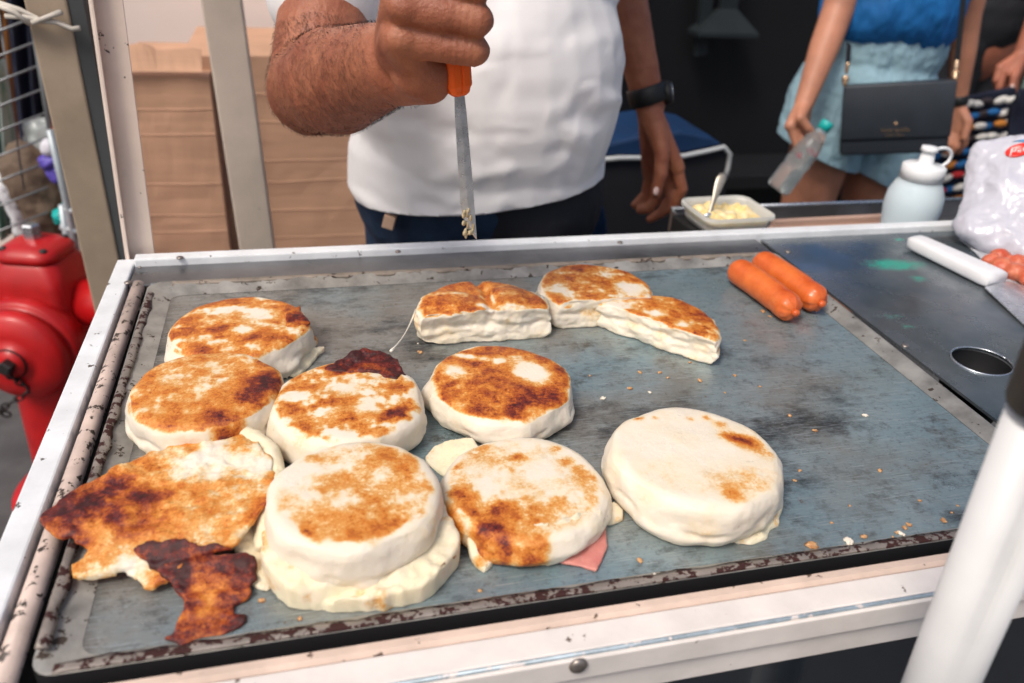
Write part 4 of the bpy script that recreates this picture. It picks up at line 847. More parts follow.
# bag of meat
def bag_thing():
    c = at_z(1010, 262, ZT); t = thing('food_bag', 'crumpled clear white plastic bag with red print leaning at the right edge of the counter', 'bag', (c.x, c.y, ZT+.002))
    D0 = 1.17
    pts = [(958, 232, 0), (963, 196, .02), (970, 160, .03), (978, 145, .03), (1004, 140, .02), (1030, 137, .0), (1075, 140, -.02), (1100, 180, -.04), (1095, 270, -.06), (1050, 288, -.07), (1024, 277, -.05), (985, 252, -.02)]
    P = [at_d(px, py, D0+dd) for px, py, dd in pts]; cen = sum(P, V())/len(P); n_ = -_f; n_ = V((n_.x, n_.y, 0)).normalized()
    b = bmesh.new(); rs = [[p.lerp(cen, sh)+n_*off for p in P] for off, sh in ((-.035, .30), (-.022, .06), (-.004, 0), (.012, .10), (.022, .34), (.026, .62))]
    rings(b, rs); me = fuse(b, .0026, 8)
    def fold(p, n): return .009*fr(p.x, p.y, p.z*.8, 13, 2) + .008*(.35-abs(fr(p.x*1.4+p.z*.8, p.y*1.4, p.z*.5-p.x*.3, 10, 2))) + .0042*(.45-abs(fr(p.x, p.y+7, p.z, 30, 2))) + .0016*(.4-abs(fr(p.x+5, p.y+2, p.z, 75, 2)))
    displace(me, fold)
    for v in me.vertices:
        if v.co.z < ZT+.0035: v.co.z = ZT+.0035
    film = sub(t, 'film', me, mat('bag_film', (.62, .62, .70), .26, var=.14, vs=14, bump=.15, bs=35, trans=.12, coat=.25))
    # print lies on the film
    from mathutils.bvhtree import BVHTree
    mm = t.matrix_basis.inverted(); bv = BVHTree.FromPolygons([t.matrix_basis @ v.co for v in me.vertices], [p.vertices[:] for p in me.polygons])
    def hit(px, py):
        v = ray(px, py).normalized(); h = bv.ray_cast(CAM, v); return (h[0] - v*.0012) if h[0] else at_d(px, py, D0-.03)
    def decal(name, outline, m):
        bm = bmesh.new(); cx, cy = sum(p[0] for p in outline)/len(outline), sum(p[1] for p in outline)/len(outline); R0 = []
        for f in (1, .66, .33): R0.append([bm.verts.new(hit(cx+(x-cx)*f, cy+(y-cy)*f)) for x, y in outline])
        cv = bm.verts.new(hit(cx, cy)); n = len(outline)
        for a, d in zip(R0, R0[1:]):
            for k in range(n): bm.faces.new((a[k], a[(k+1) % n], d[(k+1) % n], d[k]))
        for k in range(n): bm.faces.new((R0[-1][k], R0[-1][(k+1) % n], cv))
        ex = bmesh.ops.extrude_face_region(bm, geom=bm.faces[:]); bmesh.ops.translate(bm, verts=[v for v in ex['geom'] if isinstance(v, bmesh.types.BMVert)], vec=n_*.0004)
        return sub(t, name, bm, m)
    oval = [(1019+14*math.cos(q), 150-6.5*math.sin(q)-3.2*math.cos(q)) for q in [2*math.pi*k/20 for k in range(20)]]
    lo = decal('red_logo', oval, MT['logo_red'])
    def stroke(pts): 
        bm = bmesh.new(); tube(bm, [hit(*p)+n_*.0012 for p in pts], .0009, 6); sub(lo, 'logo_lettering', bm, MT['white_print'])
    stroke([(1010, 154.5), (1012, 148)]); stroke([(1012, 148), (1015.5, 147.5), (1015, 151), (1011.5, 151.5)])
    stroke([(1019, 149.5), (1017.5, 152), (1020, 152), (1020.5, 148.8)]); stroke([(1023, 151), (1023.5, 147.8), (1026, 147), (1026, 150)])
    decal('blue_print', [(1026, 157), (1040, 150), (1060, 150), (1060, 176), (1034, 174), (1026, 168)], MT['logo_blue'])
    decal('blue_print', [(1012, 141.5), (1030, 138), (1050, 139), (1050, 143), (1030, 142)], MT['logo_blue'])
    mt = thing('raw_meat', 'red ground meat in film under the crumpled plastic bag', 'meat', (at_z(1030, 285, ZT+.01).x, at_z(1030, 285, ZT+.01).y, ZT+.002))
    b = bmesh.new()
    for px, py, r in ((990, 262, .010), (1002, 267, .013), (1016, 273, .014), (1032, 279, .015), (1050, 284, .016), (1000, 258, .012), (1018, 263, .012)):
        q = at_z(px, py, ZT+.012); ell(b, (q.x, q.y, ZT+.013), (r*1.2, r, .011))
    me = fuse(b, .002, 14); displace(me, lambda p, n: .0022*fr(p.x, p.y, p.z, 60)+.001); sub(mt, 'mince', me, MT['meat'])
    b = bmesh.new(); pts = [(957, 238), (975, 252), (990, 270), (1006, 282), (1030, 296), (1060, 300), (1070, 284), (1010, 256)]
    P = [at_z(px, py, ZT+.0045) for px, py in pts]; rs = [[p+V((0, 0, dz)) for p in P] for dz in (-.002, .0)]; rings(b, rs); me = fuse(b, .002, 1); displace(me, lambda p, n: .0012*fr(p.x, p.y, p.z, 70)); sub(mt, 'wrapper', me, mat('wrapper_film', (.60, .62, .66), .25, var=.15, vs=40, trans=.2))
bag_thing()

# ================================================================== PEOPLE
def finger(bm, mcp, pip, dip, tip, r):
    cap(bm, mcp, pip, r*1.08, r); cap(bm, pip, dip, r*1.0, r*.92); cap(bm, dip, tip, r*.92, r*.74)
def head(bm, c, f=V((0, -1, 0)), s=1.0):
    c = V(c)
    ell(bm, c+V((0, .01, .03))*s, (.076*s, .096*s, .105*s)); ell(bm, c+V((0, -.012, -.045))*s, (.058*s, .072*s, .075*s))
    cap(bm, c+V((0, -.086, .008))*s, c+V((0, -.108, -.028))*s, .010*s, .015*s); 
    cap(bm, c+V((-.022, -.083, -.066))*s, c+V((.022, -.083, -.066))*s, .009*s, .009*s)
    for q in (-1, 1):
        ell(bm, c+V((q*.078, .012, -.005))*s, (.012*s, .022*s, .034*s)); cap(bm, c+V((q*.014, -.082, .036))*s, c+V((q*.050, -.068, .036))*s, .010*s, .008*s)
def head_parts(t, c, s=1.0, long=False):
    c = V(c)
    for q in (-1, 1):
        b = bmesh.new(); ell(b, c+V((q*.032, -.076, .014))*s, (.013*s, .010*s, .009*s)); e = sub(t, 'eye', b, MT['white_plastic'])
        b = bmesh.new(); ell(b, c+V((q*.032, -.085, .014))*s, (.005*s, .002*s, .005*s)); sub(e, 'iris', b, MT['hair'])
    b = bmesh.new(); ell(b, c+V((0, .022, .052))*s, (.082*s, .098*s, .098*s))
    if long: ell(b, c+V((0, .06, -.05))*s, (.085*s, .055*s, .14*s))
    me = fuse(b, .005, 2)
    bb = bmesh.new(); bb.from_mesh(me); bmesh.ops.bisect_plane(bb, geom=bb.verts[:]+bb.edges[:]+bb.faces[:], plane_co=c+V((0, -.055, .05))*s, plane_no=V((0, -1, -.55)), clear_outer=True); bb.to_mesh(me); bb.free()
    displace(me, lambda p, n: .006*fr(p.x, p.y, p.z, 50)); sub(t, 'hair', me, MT['hair'])

# ---- vendor -------------------------------------------------------
vd = thing('person', 'vendor in a white T-shirt and dark jeans holding an orange handled knife over the griddle', 'person', (.29, 1.30, 0))
b = bmesh.new()
hd_c = V((.30, 1.13, 1.63))
head(b, hd_c); cap(b, (.30, 1.17, 1.42), (.30, 1.155, 1.56), .062, .056)
ell(b, (.285, 1.235, 1.27), (.19, .12, .19)); ell(b, (.283, 1.24, 1.06), (.178, .135, .17)); ell(b, (.285, 1.29, .90), (.165, .13, .12))
RS, LS = V((.085, 1.17, 1.36)), V((.50, 1.26, 1.38))
cap(b, V((.30, 1.19, 1.40)), RS, .065, .062); cap(b, V((.30, 1.2, 1.40)), LS, .065, .062)
for s_ in (-1, 1):
    hp = V((.285+s_*.085, 1.29, .88)); kn = V((.285+s_*.10, 1.27, .47)); an = V((.285+s_*.11, 1.31, .085)); cap(b, hp, kn, .088, .056); cap(b, kn, an, .056, .036); cap(b, an, an+V((s_*.02, -.15, -.045)), .036, .03)
# right arm
EL = at_y(314, 86, .955); WR = at_y(396, 62, .735)
cap(b, RS, EL+V((.002, .0, .005)), .062, .050); ell(b, EL+V((-.004, .006, -.006)), (.048, .048, .050))
mid = EL.lerp(WR, .34)+V((0, 0, -.002)); cap(b, EL, mid, .051, .054); cap(b, mid, WR, .053, .0335)
# fist
MC = [at_y(400, 39, .668), at_y(402, 6, .664), at_y(410, -30, .664), at_y(420, -60, .672)]
PI_ = [at_y(474, 51, .655), at_y(477, 20, .648), at_y(476, -15, .648), at_y(472, -46, .656)]
FRr = [.0124, .0130, .0134, .0130]
pn = (PI_[0]-MC[0]).normalized()
for k in range(4):
    dp = PI_[k] + V((.004, .030, -.001)); tp = dp + V((-.022, .010, .001)); finger(b, MC[k], PI_[k], dp, tp, FRr[k])
    cap(b, WR+V((.003, -.008, .004+.004*k)), MC[k]+V((0, .006, 0)), .024, .0165)
HE = at_y(428, 78, .700); cap(b, WR+V((.006, -.004, -.008)), HE, .0285, .0215); ell(b, at_y(421, 72, .695), (.026, .022, .022))
cap(b, MC[0]+V((0, .004, -.002)), HE, .016, .018)
# thumb, across the top of the fist
t0 = WR+V((.03, -.01, .05)); t1 = t0+V((.035, -.035, .035)); t2 = PI_[3]+V((-.012, .018, .020)); cap(b, WR+V((.008, -.006, .014)), t0, .022, .018); cap(b, t0, t1, .017, .0145); cap(b, t1, t2, .0145, .012)
# left arm and hand
LE, LW = at_y(606, -75, 1.42), at_y(650, 106, 1.36)
cap(b, LS, LE, .058, .046); mid = LE.lerp(LW, .35); cap(b, LE, mid, .043, .040); cap(b, mid, LW, .040, .0265)
yh = 1.345
K = [at_y(677, 168, yh-.006), at_y(668, 176, yh+.014), at_y(659, 178, yh+.03), at_y(650, 174, yh+.042)]
KP = [at_y(682, 189, yh-.014), at_y(670, 199, yh+.004), at_y(657, 199, yh+.028), at_y(647, 193, yh+.045)]
KD = [at_y(675, 204, yh-.006), at_y(661, 213, yh+.006), at_y(648, 209, yh+.030), at_y(640, 201, yh+.046)]
KT = [at_y(664, 212, yh+.004), at_y(650, 219, yh+.012), at_y(640, 210, yh+.032), at_y(635, 205, yh+.046)]
for k in range(4):
    finger(b, K[k], KP[k], KD[k], KT[k], .0108); cap(b, LW+V((0, 0, -.008)), K[k], .022, .0145)
cap(b, LW+V((0, -.012, -.010)), at_y(662, 152, yh-.028), .021, .0145); cap(b, at_y(662, 152, yh-.028), at_y(661, 174, yh-.040), .0140, .0122); cap(b, at_y(661, 174, yh-.040), at_y(656, 194, yh-.044), .0122, .0095)
me = fuse(b, .0021, 3)
def crease(p, n):
    d = .0008*fr(p.x, p.y, p.z, 60, 3)
    for k in range(2):
        q = p-MC[k].lerp(PI_[k], .80)
        if q.length < .022: d -= .0010*(.5+.5*math.cos(q.dot(pn)*1150))*sm(.022, .008, q.length)
        if (p-MC[k]).length < .02: d += .0022*sm(.016, .004, (p-MC[k]-V((-.004, -.012, .002))).length)
    return d
displace(me, crease)
body = sub(vd, 'body', me, MT['skin'])
head_parts(vd, hd_c)
tn = at_y(656, 191, yh-.0535); b = bmesh.new(); ell(b, tn, (.0055, .002, .0075), (-.3, .2, 0)); sub(vd, 'nail', b, MT['nail'])
# forearm hair
hb_ = bmesh.new(); rh = random.Random(5); ax = (WR-EL); AL = ax.length; axn = ax.normalized(); cand = []
Mi = Matrix.Translation(vd.location)
for p in me.polygons:
    c = V(p.center)+V(vd.location); u = (c-EL).dot(axn)/AL
    if -.22 < u < 1.12 and (c-EL-axn*u*AL).length < .075 and p.normal.dot(CAM-c) > -.2:
        cand.append((c, p.normal.copy(), u))
for i in range(5200):
    c, n, u = rh.choice(cand)
    if u > .88 and rh.random() < (u-.88)*5: continue
    tng = (axn*rh.uniform(.4, 1)+V((rh.uniform(-.5, .5), rh.uniform(-.5, .5), -.75))); tng = (tng-n*tng.dot(n)).normalized()
    L_ = rh.uniform(.005, .0115); sd_ = tng.cross(n)*.00016; p1 = c+n*.0003; p2 = c+tng*L_*.55+n*.0022; p3 = c+tng*L_+n*rh.uniform(.001, .0035)
    v = [hb_.verts.new(q) for q in (p1-sd_, p1+sd_, p2+sd_*.8, p2-sd_*.8, p3)]
    hb_.faces.new((v[0], v[1], v[2], v[3])); hb_.faces.new((v[3], v[2], v[4]))
sub(vd, 'arm_hair', hb_, MT['hair'])
# T-shirt
b = bmesh.new()
ell(b, (.285, 1.23, 1.29), (.205, .14, .20)); ell(b, (.278, 1.215, 1.08), (.205, .172, .24)); ell(b, (.27, 1.225, .95), (.203, .16, .18)); ell(b, (.27, 1.25, .86), (.20, .16, .12))
cap(b, V((.30, 1.19, 1.41)), RS, .075, .073); cap(b, V((.30, 1.2, 1.41)), LS, .075, .072)
cap(b, RS, RS.lerp(EL, .60), .076, .074); cap(b, LS, LS.lerp(LE, .62), .066, .058)
bmesh.ops.recalc_face_normals(b, faces=b.faces)
me = fuse(b, .0040, 8)
def folds(p, n):
    x, y, z = p
    w_ = sm(1.25, .95, z)
    a = z + .42*(x-.27) + .8*(x-.33)**2                  # sagging drape lines, lower towards the right
    ww_ = 2.6*fr(x*.8, 0, z, 6, 3)
    f1 = .0046*math.sin(a*66+ww_)*sm(-.05, .40, fr(x*1.2+2, 0, z*1.6, 6, 3))*(.25+.95*w_)
    f2 = .0020*math.sin((z-.75*(x-.3))*52+2.0+3.0*fr(x+4, 1, z*.6, 5, 3))*sm(0, .35, fr(x*1.5+7, 0, z*1.2, 6, 3))
    f3 = .0016*fr(x*.9, 3, z*2.0, 9, 2)
    return f1+f2+f3
displace(me, folds)
h1, h2, h3 = at_y(345, 196, 1.22), at_y(450, 221, 1.06), at_y(606, 160, 1.24)
hn_ = (h2-h1).cross(h3-h1).normalized()
if hn_.z > 0: hn_ = -hn_
bb = bmesh.new(); bb.from_mesh(me)
for v in bb.verts: v.co.z += .010*math.sin(v.co.x*26)*sm(1.1, .9, v.co.z)
bmesh.ops.bisect_plane(bb, geom=bb.verts[:]+bb.edges[:]+bb.faces[:], plane_co=h1, plane_no=hn_, clear_outer=True)
bmesh.ops.holes_fill(bb, edges=[e for e in bb.edges if e.is_boundary], sides=0)
# open the sleeve ends cleanly
bb.to_mesh(me); bb.free()
sub(vd, 't_shirt', me, MT['tee'])
# jeans
b = bmesh.new(); ell(b, (.27, 1.255, .90), (.194, .150, .13)); ell(b, (.275, 1.25, .98), (.185, .142, .12)); ell(b, (.28, 1.28, .80), (.185, .145, .12))
for s_ in (-1, 1):
    hp = V((.28+s_*.085, 1.28, .84)); kn = V((.285+s_*.10, 1.27, .47)); an = V((.285+s_*.11, 1.31, .10)); cap(b, hp, kn, .100, .073); cap(b, kn, an, .073, .062)
me = fuse(b, .006, 4); displace(me, lambda p, n: .004*fr(p.x, p.y, p.z, 16)); sub(vd, 'jeans', me, MT['jeans'])
b = bmesh.new(); ell(b, (.325, 1.245, .90), (.155, .148, .135)); ell(b, (.32, 1.235, .98), (.15, .14, .12)); ell(b, (.33, 1.26, .78), (.15, .13, .16)); me = fuse(b, .006, 4); displace(me, lambda p, n: .003*fr(p.x, p.y, p.z, 18)+.003); sub(vd, 'apron', me, MT['apron'])
q = at_y(389, 222, 1.128)
lp = sub(vd, 'leather_patch', box(-.0085, .0085, -.004, .008, -.010, .010, Matrix.Translation(q) @ Euler((0, .25, -.35)).to_matrix().to_4x4()), MT['patch'], smooth=False, bevel=.001)
for s_ in (-1, 1):
    pass
# watch
wc = LE.lerp(LW, .93); x_, y_, z_ = frame(LE, LW)
b = bmesh.new(); lathe(b, [(.0315, -.016), (.0345, -.014), (.0345, .014), (.0315, .016)], wc, M=axisM(LW-LE), seg=30, close=False)
wt = sub(vd, 'watch', b, MT['rubber'])
wp = wc+V((.034, -.006, .004)); b = bmesh.new(); lathe(b, [(.018, -.006), (.021, -.003), (.021, .006), (.017, .009), (.0005, .009)], wp, M=axisM(V((1, -.35, .25))), seg=28); wcse = sub(wt, 'watch_case', b, MT['rubber'])
b = bmesh.new(); lathe(b, [(.0165, .0092), (.0160, .0104), (.0005, .0105)], wp, M=axisM(V((1, -.35, .25))), seg=28); sub(wcse, 'watch_glass', b, MT['bright_steel'])

# knife
yk = .690
K0, KT_ = at_y(459, 94, yk), at_y(470, 238, yk+.004); kd = (K0-KT_).normalized()
t = thing('knife', 'knife with a worn steel blade and orange handle held in the vendor fist', 'knife', KT_)
cx_ = (RT*.80 + _f*.6); cx_ = (cx_-kd*cx_.dot(kd)).normalized(); cy_ = kd.cross(cx_)
def kp(u, x, y): return K0+kd*u+cx_*x+cy_*y
b = bmesh.new(); hw, hh = .0112, .0085
rs = []
for u, s_ in ((-.001, .55), (.0015, .8), (.004, .84), (.0075, 1.0), (.03, 1), (.06, 1.05), (.10, 1.05), (.118, .9)):
    rs.append([kp(u, hw*s_*x, hh*s_*y) for x, y in ((-1, -.5), (-.7, -.95), (-.12, -1), (0, -.8), (.12, -1), (.7, -.95), (1, -.5), (1, .5), (.7, 1), (-.7, 1), (-1, .5))])
rings(b, rs); sub(t, 'handle', b, MT['orange'], smooth=False, bevel=.0008)
b = bmesh.new(); BL = (K0-KT_).length; prof = [(0.0, -.0044, .0046), (-.12, -.0056, .0054), (-.5, -.0068, .0064), (-.74, -.0072, .0066), (-.86, -.0048, .0066), (-.94, -.0006, .0066), (-1.02, .0060, .0066)]
rs = []
for u, l, r in prof:
    m_ = (l+r)/2; rs.append([kp(u*BL, l, 0), kp(u*BL, m_, -.0010), kp(u*BL, r, -.0011), kp(u*BL, r, .0011), kp(u*BL, m_, .0010)])
rings(b, rs); bl = sub(t, 'blade', b, MT['blade'], smooth=False)
b = bmesh.new(); rr_ = random.Random(4)
for k in range(14):
    u = -rr_.uniform(.78, .97); ell(b, kp(u*BL, rr_.uniform(-.007, .004), -.0015), (rr_.uniform(.0012, .0032), rr_.uniform(.001, .002), rr_.uniform(.0015, .004)), (0, 0, rr_.random()*3), 8, 6)
me = fuse(b, .0007, 1); sub(bl, 'cheese_residue', me, mat('old_cheese', (.56, .46, .28), .6, var=.4, vs=200))

# ---- woman --------------------------------------------------------
yw = 1.72
def ww(px, py, dy=0): return at_y(px, py, yw+dy)
wo = thing('person', 'woman in a blue blouse and pale denim shorts holding a plastic bottle', 'person', (1.42, yw+.1, 0))
hc2 = V((1.44, yw+.06, 1.60)); b = bmesh.new(); head(b, hc2, s=.95); cap(b, (1.44, yw+.09, 1.40), (1.44, yw+.08, 1.54), .05, .047)
ell(b, (1.42, yw+.10, 1.25), (.155, .10, .19)); ell(b, (1.40, yw+.10, 1.05), (.14, .10, .16)); ell(b, (1.40, yw+.11, .90), (.17, .125, .14))
wl, wr_ = V((1.27, yw+.10, 1.36)), V((1.60, yw+.10, 1.36))
cap(b, (1.44, yw+.1, 1.38), wl, .05, .045); cap(b, (1.44, yw+.1, 1.38), wr_, .05, .045)
for s_ in (-1, 1):
    hp = V((1.40+s_*.085, yw+.11, .85)); kn = V((1.40+s_*.10, yw+.10, .46)); an = V((1.40+s_*.10, yw+.14, .08)); cap(b, hp, kn, .085, .053); cap(b, kn, an, .053, .034); cap(b, an, an+V((s_*.02, -.14, -.045)), .033, .028)
e1, w1 = ww(838, 10, .04), ww(804, 104, -.04)
cap(b, wl, e1, .044, .036); cap(b, e1, e1.lerp(w1, .4), .036, .034); cap(b, e1.lerp(w1, .4), w1, .034, .022)
for k, (mx, my, px_, py_, tx_, ty_, dy) in enumerate(((790, 126, 797, 146, 800, 156, -.065), (797, 130, 803, 142, 808, 150, -.06), (800, 132, 808, 142, 814, 144, -.05), (803, 130, 812, 138, 817, 138, -.04))):
    A1, A2, A3 = ww(mx, my, dy), ww(px_, py_, dy-.012), ww(tx_, ty_, dy+.0); cap(b, w1, A1, .020, .013); cap(b, A1, A2, .0105, .0095); cap(b, A2, A3, .0095, .007)
A1, A2, A3 = ww(800, 118, -.075), ww(808, 128, -.085), ww(814, 134, -.085); cap(b, w1, A1, .018, .013); cap(b, A1, A2, .0115, .010); cap(b, A2, A3, .010, .0075)
e2, w2 = ww(966, 15, .10), ww(957, 104, .08)
cap(b, wr_, e2, .044, .036); cap(b, e2, e2.lerp(w2, .4), .036, .033); cap(b, e2.lerp(w2, .4), w2, .033, .022)
for k, (mx, my, px_, py_, tx_, ty_, dy) in enumerate(((960, 130, 957, 146, 950, 154, .055), (955, 130, 950, 144, 944, 152, .065), (951, 128, 946, 142, 941, 148, .075), (966, 130, 964, 144, 958, 152, .06))):
    A1, A2, A3 = ww(mx, my, dy), ww(px_, py_, dy-.01), ww(tx_, ty_, dy); cap(b, w2, A1, .020, .013); cap(b, A1, A2, .0105, .0095); cap(b, A2, A3, .0095, .0075)
A1, A2 = ww(968, 122, .04), ww(964, 138, .03); cap(b, w2, A1, .018, .012); cap(b, A1, A2, .0115, .009)
me = fuse(b, .0036, 3); sub(wo, 'body', me, MT['skin_w']); head_parts(wo, hc2, .95, True)
for px, py, dy in ((800, 156, -.075), (808, 151, -.07)):
    b = bmesh.new(); ell(b, ww(px, py, dy), (.005, .004, .007)); sub(wo, 'nail', b, MT['red_nail'])
# blouse
b = bmesh.new(); ell(b, (1.42, yw+.09, 1.26), (.18, .125, .21)); zb = ww(900, 52, 0).z; ell(b, (1.395, yw+.085, zb+.09), (.178, .14, .13)); ell(b, (1.39, yw+.09, zb+.15), (.175, .14, .16))
cap(b, (1.44, yw+.1, 1.39), wl, .06, .058); cap(b, (1.44, yw+.1, 1.39), wr_, .06, .058); cap(b, wl, wl.lerp(e1, .45), .057, .055); cap(b, wr_, wr_.lerp(e2, .45), .057, .055)
me = fuse(b, .006, 5); displace(me, lambda p, n: .010*fr(p.x*1.6+p.z*.6, 0, p.z*.8, 9)+.006*(.4-abs(fr(p.x*2, 1, p.z*.7, 12, 3))))
bb = bmesh.new(); bb.from_mesh(me); h0 = ww(900, 51, -.04)
for v in bb.verts: v.co.z += .012*math.sin(v.co.x*19+1)*sm(zb+.2, zb, v.co.z)
bmesh.ops.bisect_plane(bb, geom=bb.verts[:]+bb.edges[:]+bb.faces[:], plane_co=h0, plane_no=V((-.09, 0, -1)), clear_outer=True); bmesh.ops.holes_fill(bb, edges=[e for e in bb.edges if e.is_boundary], sides=0); bb.to_mesh(me); bb.free()
sub(wo, 'blouse', me, MT['blue_cloth'])
# shorts
zs = ww(880, 186, 0).z; b = bmesh.new(); ell(b, (1.405, yw+.10, zb), (.170, .13, .13)); ell(b, (1.39, yw+.10, zb-.12), (.185, .145, .15))
for s_ in (-1, 1): cap(b, V((1.385+s_*.085, yw+.10, zb-.14)), V((1.385+s_*.098, yw+.095, zs-.01)), .108, .112)
me = fuse(b, .005, 4); displace(me, lambda p, n: .006*fr(p.x*2.2, 0, p.z*.6, 12)+.003*fr(p.x, p.y, p.z, 40))
bb = bmesh.new(); bb.from_mesh(me); bmesh.ops.bisect_plane(bb, geom=bb.verts[:]+bb.edges[:]+bb.faces[:], plane_co=ww(890, 187), plane_no=((ww(890, 187)-ww(812, 158)).cross(V((0, 1, .15))).normalized() * (1 if (ww(890, 187)-ww(812, 158)).cross(V((0, 1, .15))).z < 0 else -1)), clear_outer=True); bmesh.ops.holes_fill(bb, edges=[e for e in bb.edges if e.is_boundary], sides=0); bb.to_mesh(me); bb.free()
sub(wo, 'shorts', me, MT['denim_light'])
b = bmesh.new(); lathe(b, [(.024, -.012), (.0265, -.010), (.0265, .010), (.024, .012)], e2.lerp(w2, .95), M=axisM(w2-e2), seg=24, close=False); sub(wo, 'wristband', b, MT['rubber'])
# purse
pl, pr_ = at_y(844, 84, 1.660), at_y(955, 78, 1.545); pbm = at_y(849, 148, 1.660); px_ = (pr_-pl).normalized(); pw = (pr_-pl).length; ph = (pl-pbm).length
pz = V((0, 0, 1)); pz = (pz-px_*pz.dot(px_)).normalized(); py_ = pz.cross(px_)
Pm = Matrix((px_, py_, pz)).transposed().to_4x4(); Pm.translation = pl
t = thing('handbag', 'black leather crossbody handbag hanging in front of the woman', 'bag', pl-pz*ph)
sub(t, 'bag_body', box(0, pw, -.025, .025, -ph, -.004, Pm), MT['leather'], bevel=.006)
sub(t, 'flap', box(-.001, pw+.001, -.031, -.0255, -ph*.76, 0, Pm), MT['leather'], bevel=.003)
lg = text_mesh('kate spade', .0135, .0006, 1.02); fm = Matrix(((1, 0, 0), (0, 0, -1), (0, 1, 0))).to_4x4()
lg.transform(Pm @ Matrix.Translation(V((pw*.5, -.0318, -ph*.635))) @ fm); sub(t, 'brand_lettering', lg, MT['gold'], smooth=False)
lg = text_mesh('NEW YORK', .0065, .0006, 1.2); lg.transform(Pm @ Matrix.Translation(V((pw*.5, -.0318, -ph*.715))) @ fm); sub(t, 'brand_lettering', lg, MT['gold'], smooth=False)
b = bmesh.new()
for cx0, cz0, r0 in ((-.0022, 0, .0028), (.0022, 0, .0028), (0, .0026, .0026), (0, .0045, .0014)): ell(b, Pm @ V((pw*.5+cx0, -.0318, -ph*.55+cz0)), (r0, .0008, r0), u=12, v=8)
beam(b, Pm @ V((pw*.5, -.0318, -ph*.55)), Pm @ V((pw*.5, -.0318, -ph*.55-.005)), .0012, .001); sub(t, 'emblem', b, MT['gold'])
for a, c in ((pl+V((.002, 0, .0)), at_y(848, 62, 1.665)), (pr_, at_y(957, 60, 1.56))):
    b = bmesh.new(); cap(b, a, a.lerp(c, .25), .0055, .0045, 10); tube(b, [a.lerp(c, .2)+px_*.006*math.sin(q)+pz*.008*math.cos(q) for q in [2*math.pi*k/12 for k in range(13)]], .0025, 6); cap(b, a.lerp(c, .55), a.lerp(c, .9), .004, .005, 10); sub(t, 'clasp', b, MT['gold'])
b = bmesh.new(); beam(b, at_y(957, 62, 1.56), at_y(966, -25, 1.60), .012, .003); beam(b, at_y(966, -25, 1.60), V((1.52, 1.73, 1.47)), .012, .003); sub(t, 'strap', b, MT['rubber'], smooth=False)
b = bmesh.new(); beam(b, at_y(848, 64, 1.665), at_y(849, 44, 1.70), .012, .003); sub(t, 'strap', b, MT['rubber'], smooth=False)
# bottle in her hand
ba, bb_ = at_y(777, 190, 1.62), at_y(827, 124, 1.62); d = (bb_-ba); L_ = d.length; dm = axisM(d)
t = thing('water_bottle', 'clear plastic water bottle with a teal cap in the woman hand', 'bottle', ba)
b = bmesh.new(); lathe(b, [(.010, 0), (.026, .001), (.029, .008), (.029, L_*.30), (.0265, L_*.34), (.029, L_*.38), (.0285, L_*.62), (.022, L_*.78), (.012, L_*.90), (.0115, L_*.95), (.001, L_*.95)], ba, M=dm, seg=24); sub(t, 'bottle_body', b, MT['pet'])
b = bmesh.new(); lathe(b, [(.0148, L_*.91), (.0148, L_*1.02), (.013, L_*1.03), (.0005, L_*1.03)], ba, M=dm, seg=20); sub(t, 'cap', b, MT['teal'])

# ---- passer-by ----------------------------------------------------
yp = 2.35
def pp(px, py, dy=0): return at_y(px, py, yp+dy)
pa = thing('person', 'person in a charcoal top and black trousers behind the woman', 'person', (pp(985, 60).x, yp+.1, 0))
cxp = pp(985, 60).x+.05; b = bmesh.new(); hc3 = V((cxp, yp+.06, 1.64)); head(b, hc3); cap(b, (cxp, yp+.09, 1.43), (cxp, yp+.08, 1.56), .055, .05)
ell(b, (cxp, yp+.10, 1.25), (.17, .11, .22)); ell(b, (cxp, yp+.10, 1.0), (.15, .11, .18))
for s_ in (-1, 1): cap(b, V((cxp+s_*.08, yp+.1, .90)), V((cxp+s_*.09, yp+.1, .48)), .085, .055); cap(b, V((cxp+s_*.09, yp+.1, .48)), V((cxp+s_*.09, yp+.13, .09)), .055, .035); cap(b, V((cxp+s_*.09, yp+.13, .08)), V((cxp+s_*.11, yp-.02, .035)), .034, .03)
rs_, e3, w3 = V((cxp+.2, yp+.1, 1.38)), at_y(1060, -40, yp-.05), at_y(1022, 56, yp-.12)
cap(b, (cxp, yp+.1, 1.40), rs_, .055, .05); cap(b, rs_, e3, .05, .042); cap(b, e3, w3, .040, .027)
ls_ = V((cxp-.2, yp+.1, 1.38)); cap(b, (cxp, yp+.1, 1.40), ls_, .055, .05); cap(b, ls_, ls_+V((-.02, .06, -.30)), .05, .04); cap(b, ls_+V((-.02, .06, -.30)), ls_+V((.05, .12, -.55)), .038, .026); ell(b, ls_+V((.06, .12, -.62)), (.03, .03, .06))
for mx, my, px2, py2, tx2, ty2, dy in ((1004, 72, 999, 88, 1003, 100, -.14), (1010, 76, 1006, 92, 1010, 103, -.13), (1016, 78, 1014, 90, 1016, 97, -.12), (1000, 68, 996, 80, 998, 92, -.13)):
    A1, A2, A3 = pp(mx, my, dy), pp(px2, py2, dy-.01), pp(tx2, ty2, dy); cap(b, w3, A1, .024, .015); cap(b, A1, A2, .0125, .011); cap(b, A2, A3, .011, .0085)
A1, A2 = pp(1014, 76, -.17), pp(1012, 88, -.18); cap(b, w3, A1, .020, .013); cap(b, A1, A2, .0125, .010)
me = fuse(b, .0042, 3); sub(pa, 'body', me, MT['skin_b']); head_parts(pa, hc3)
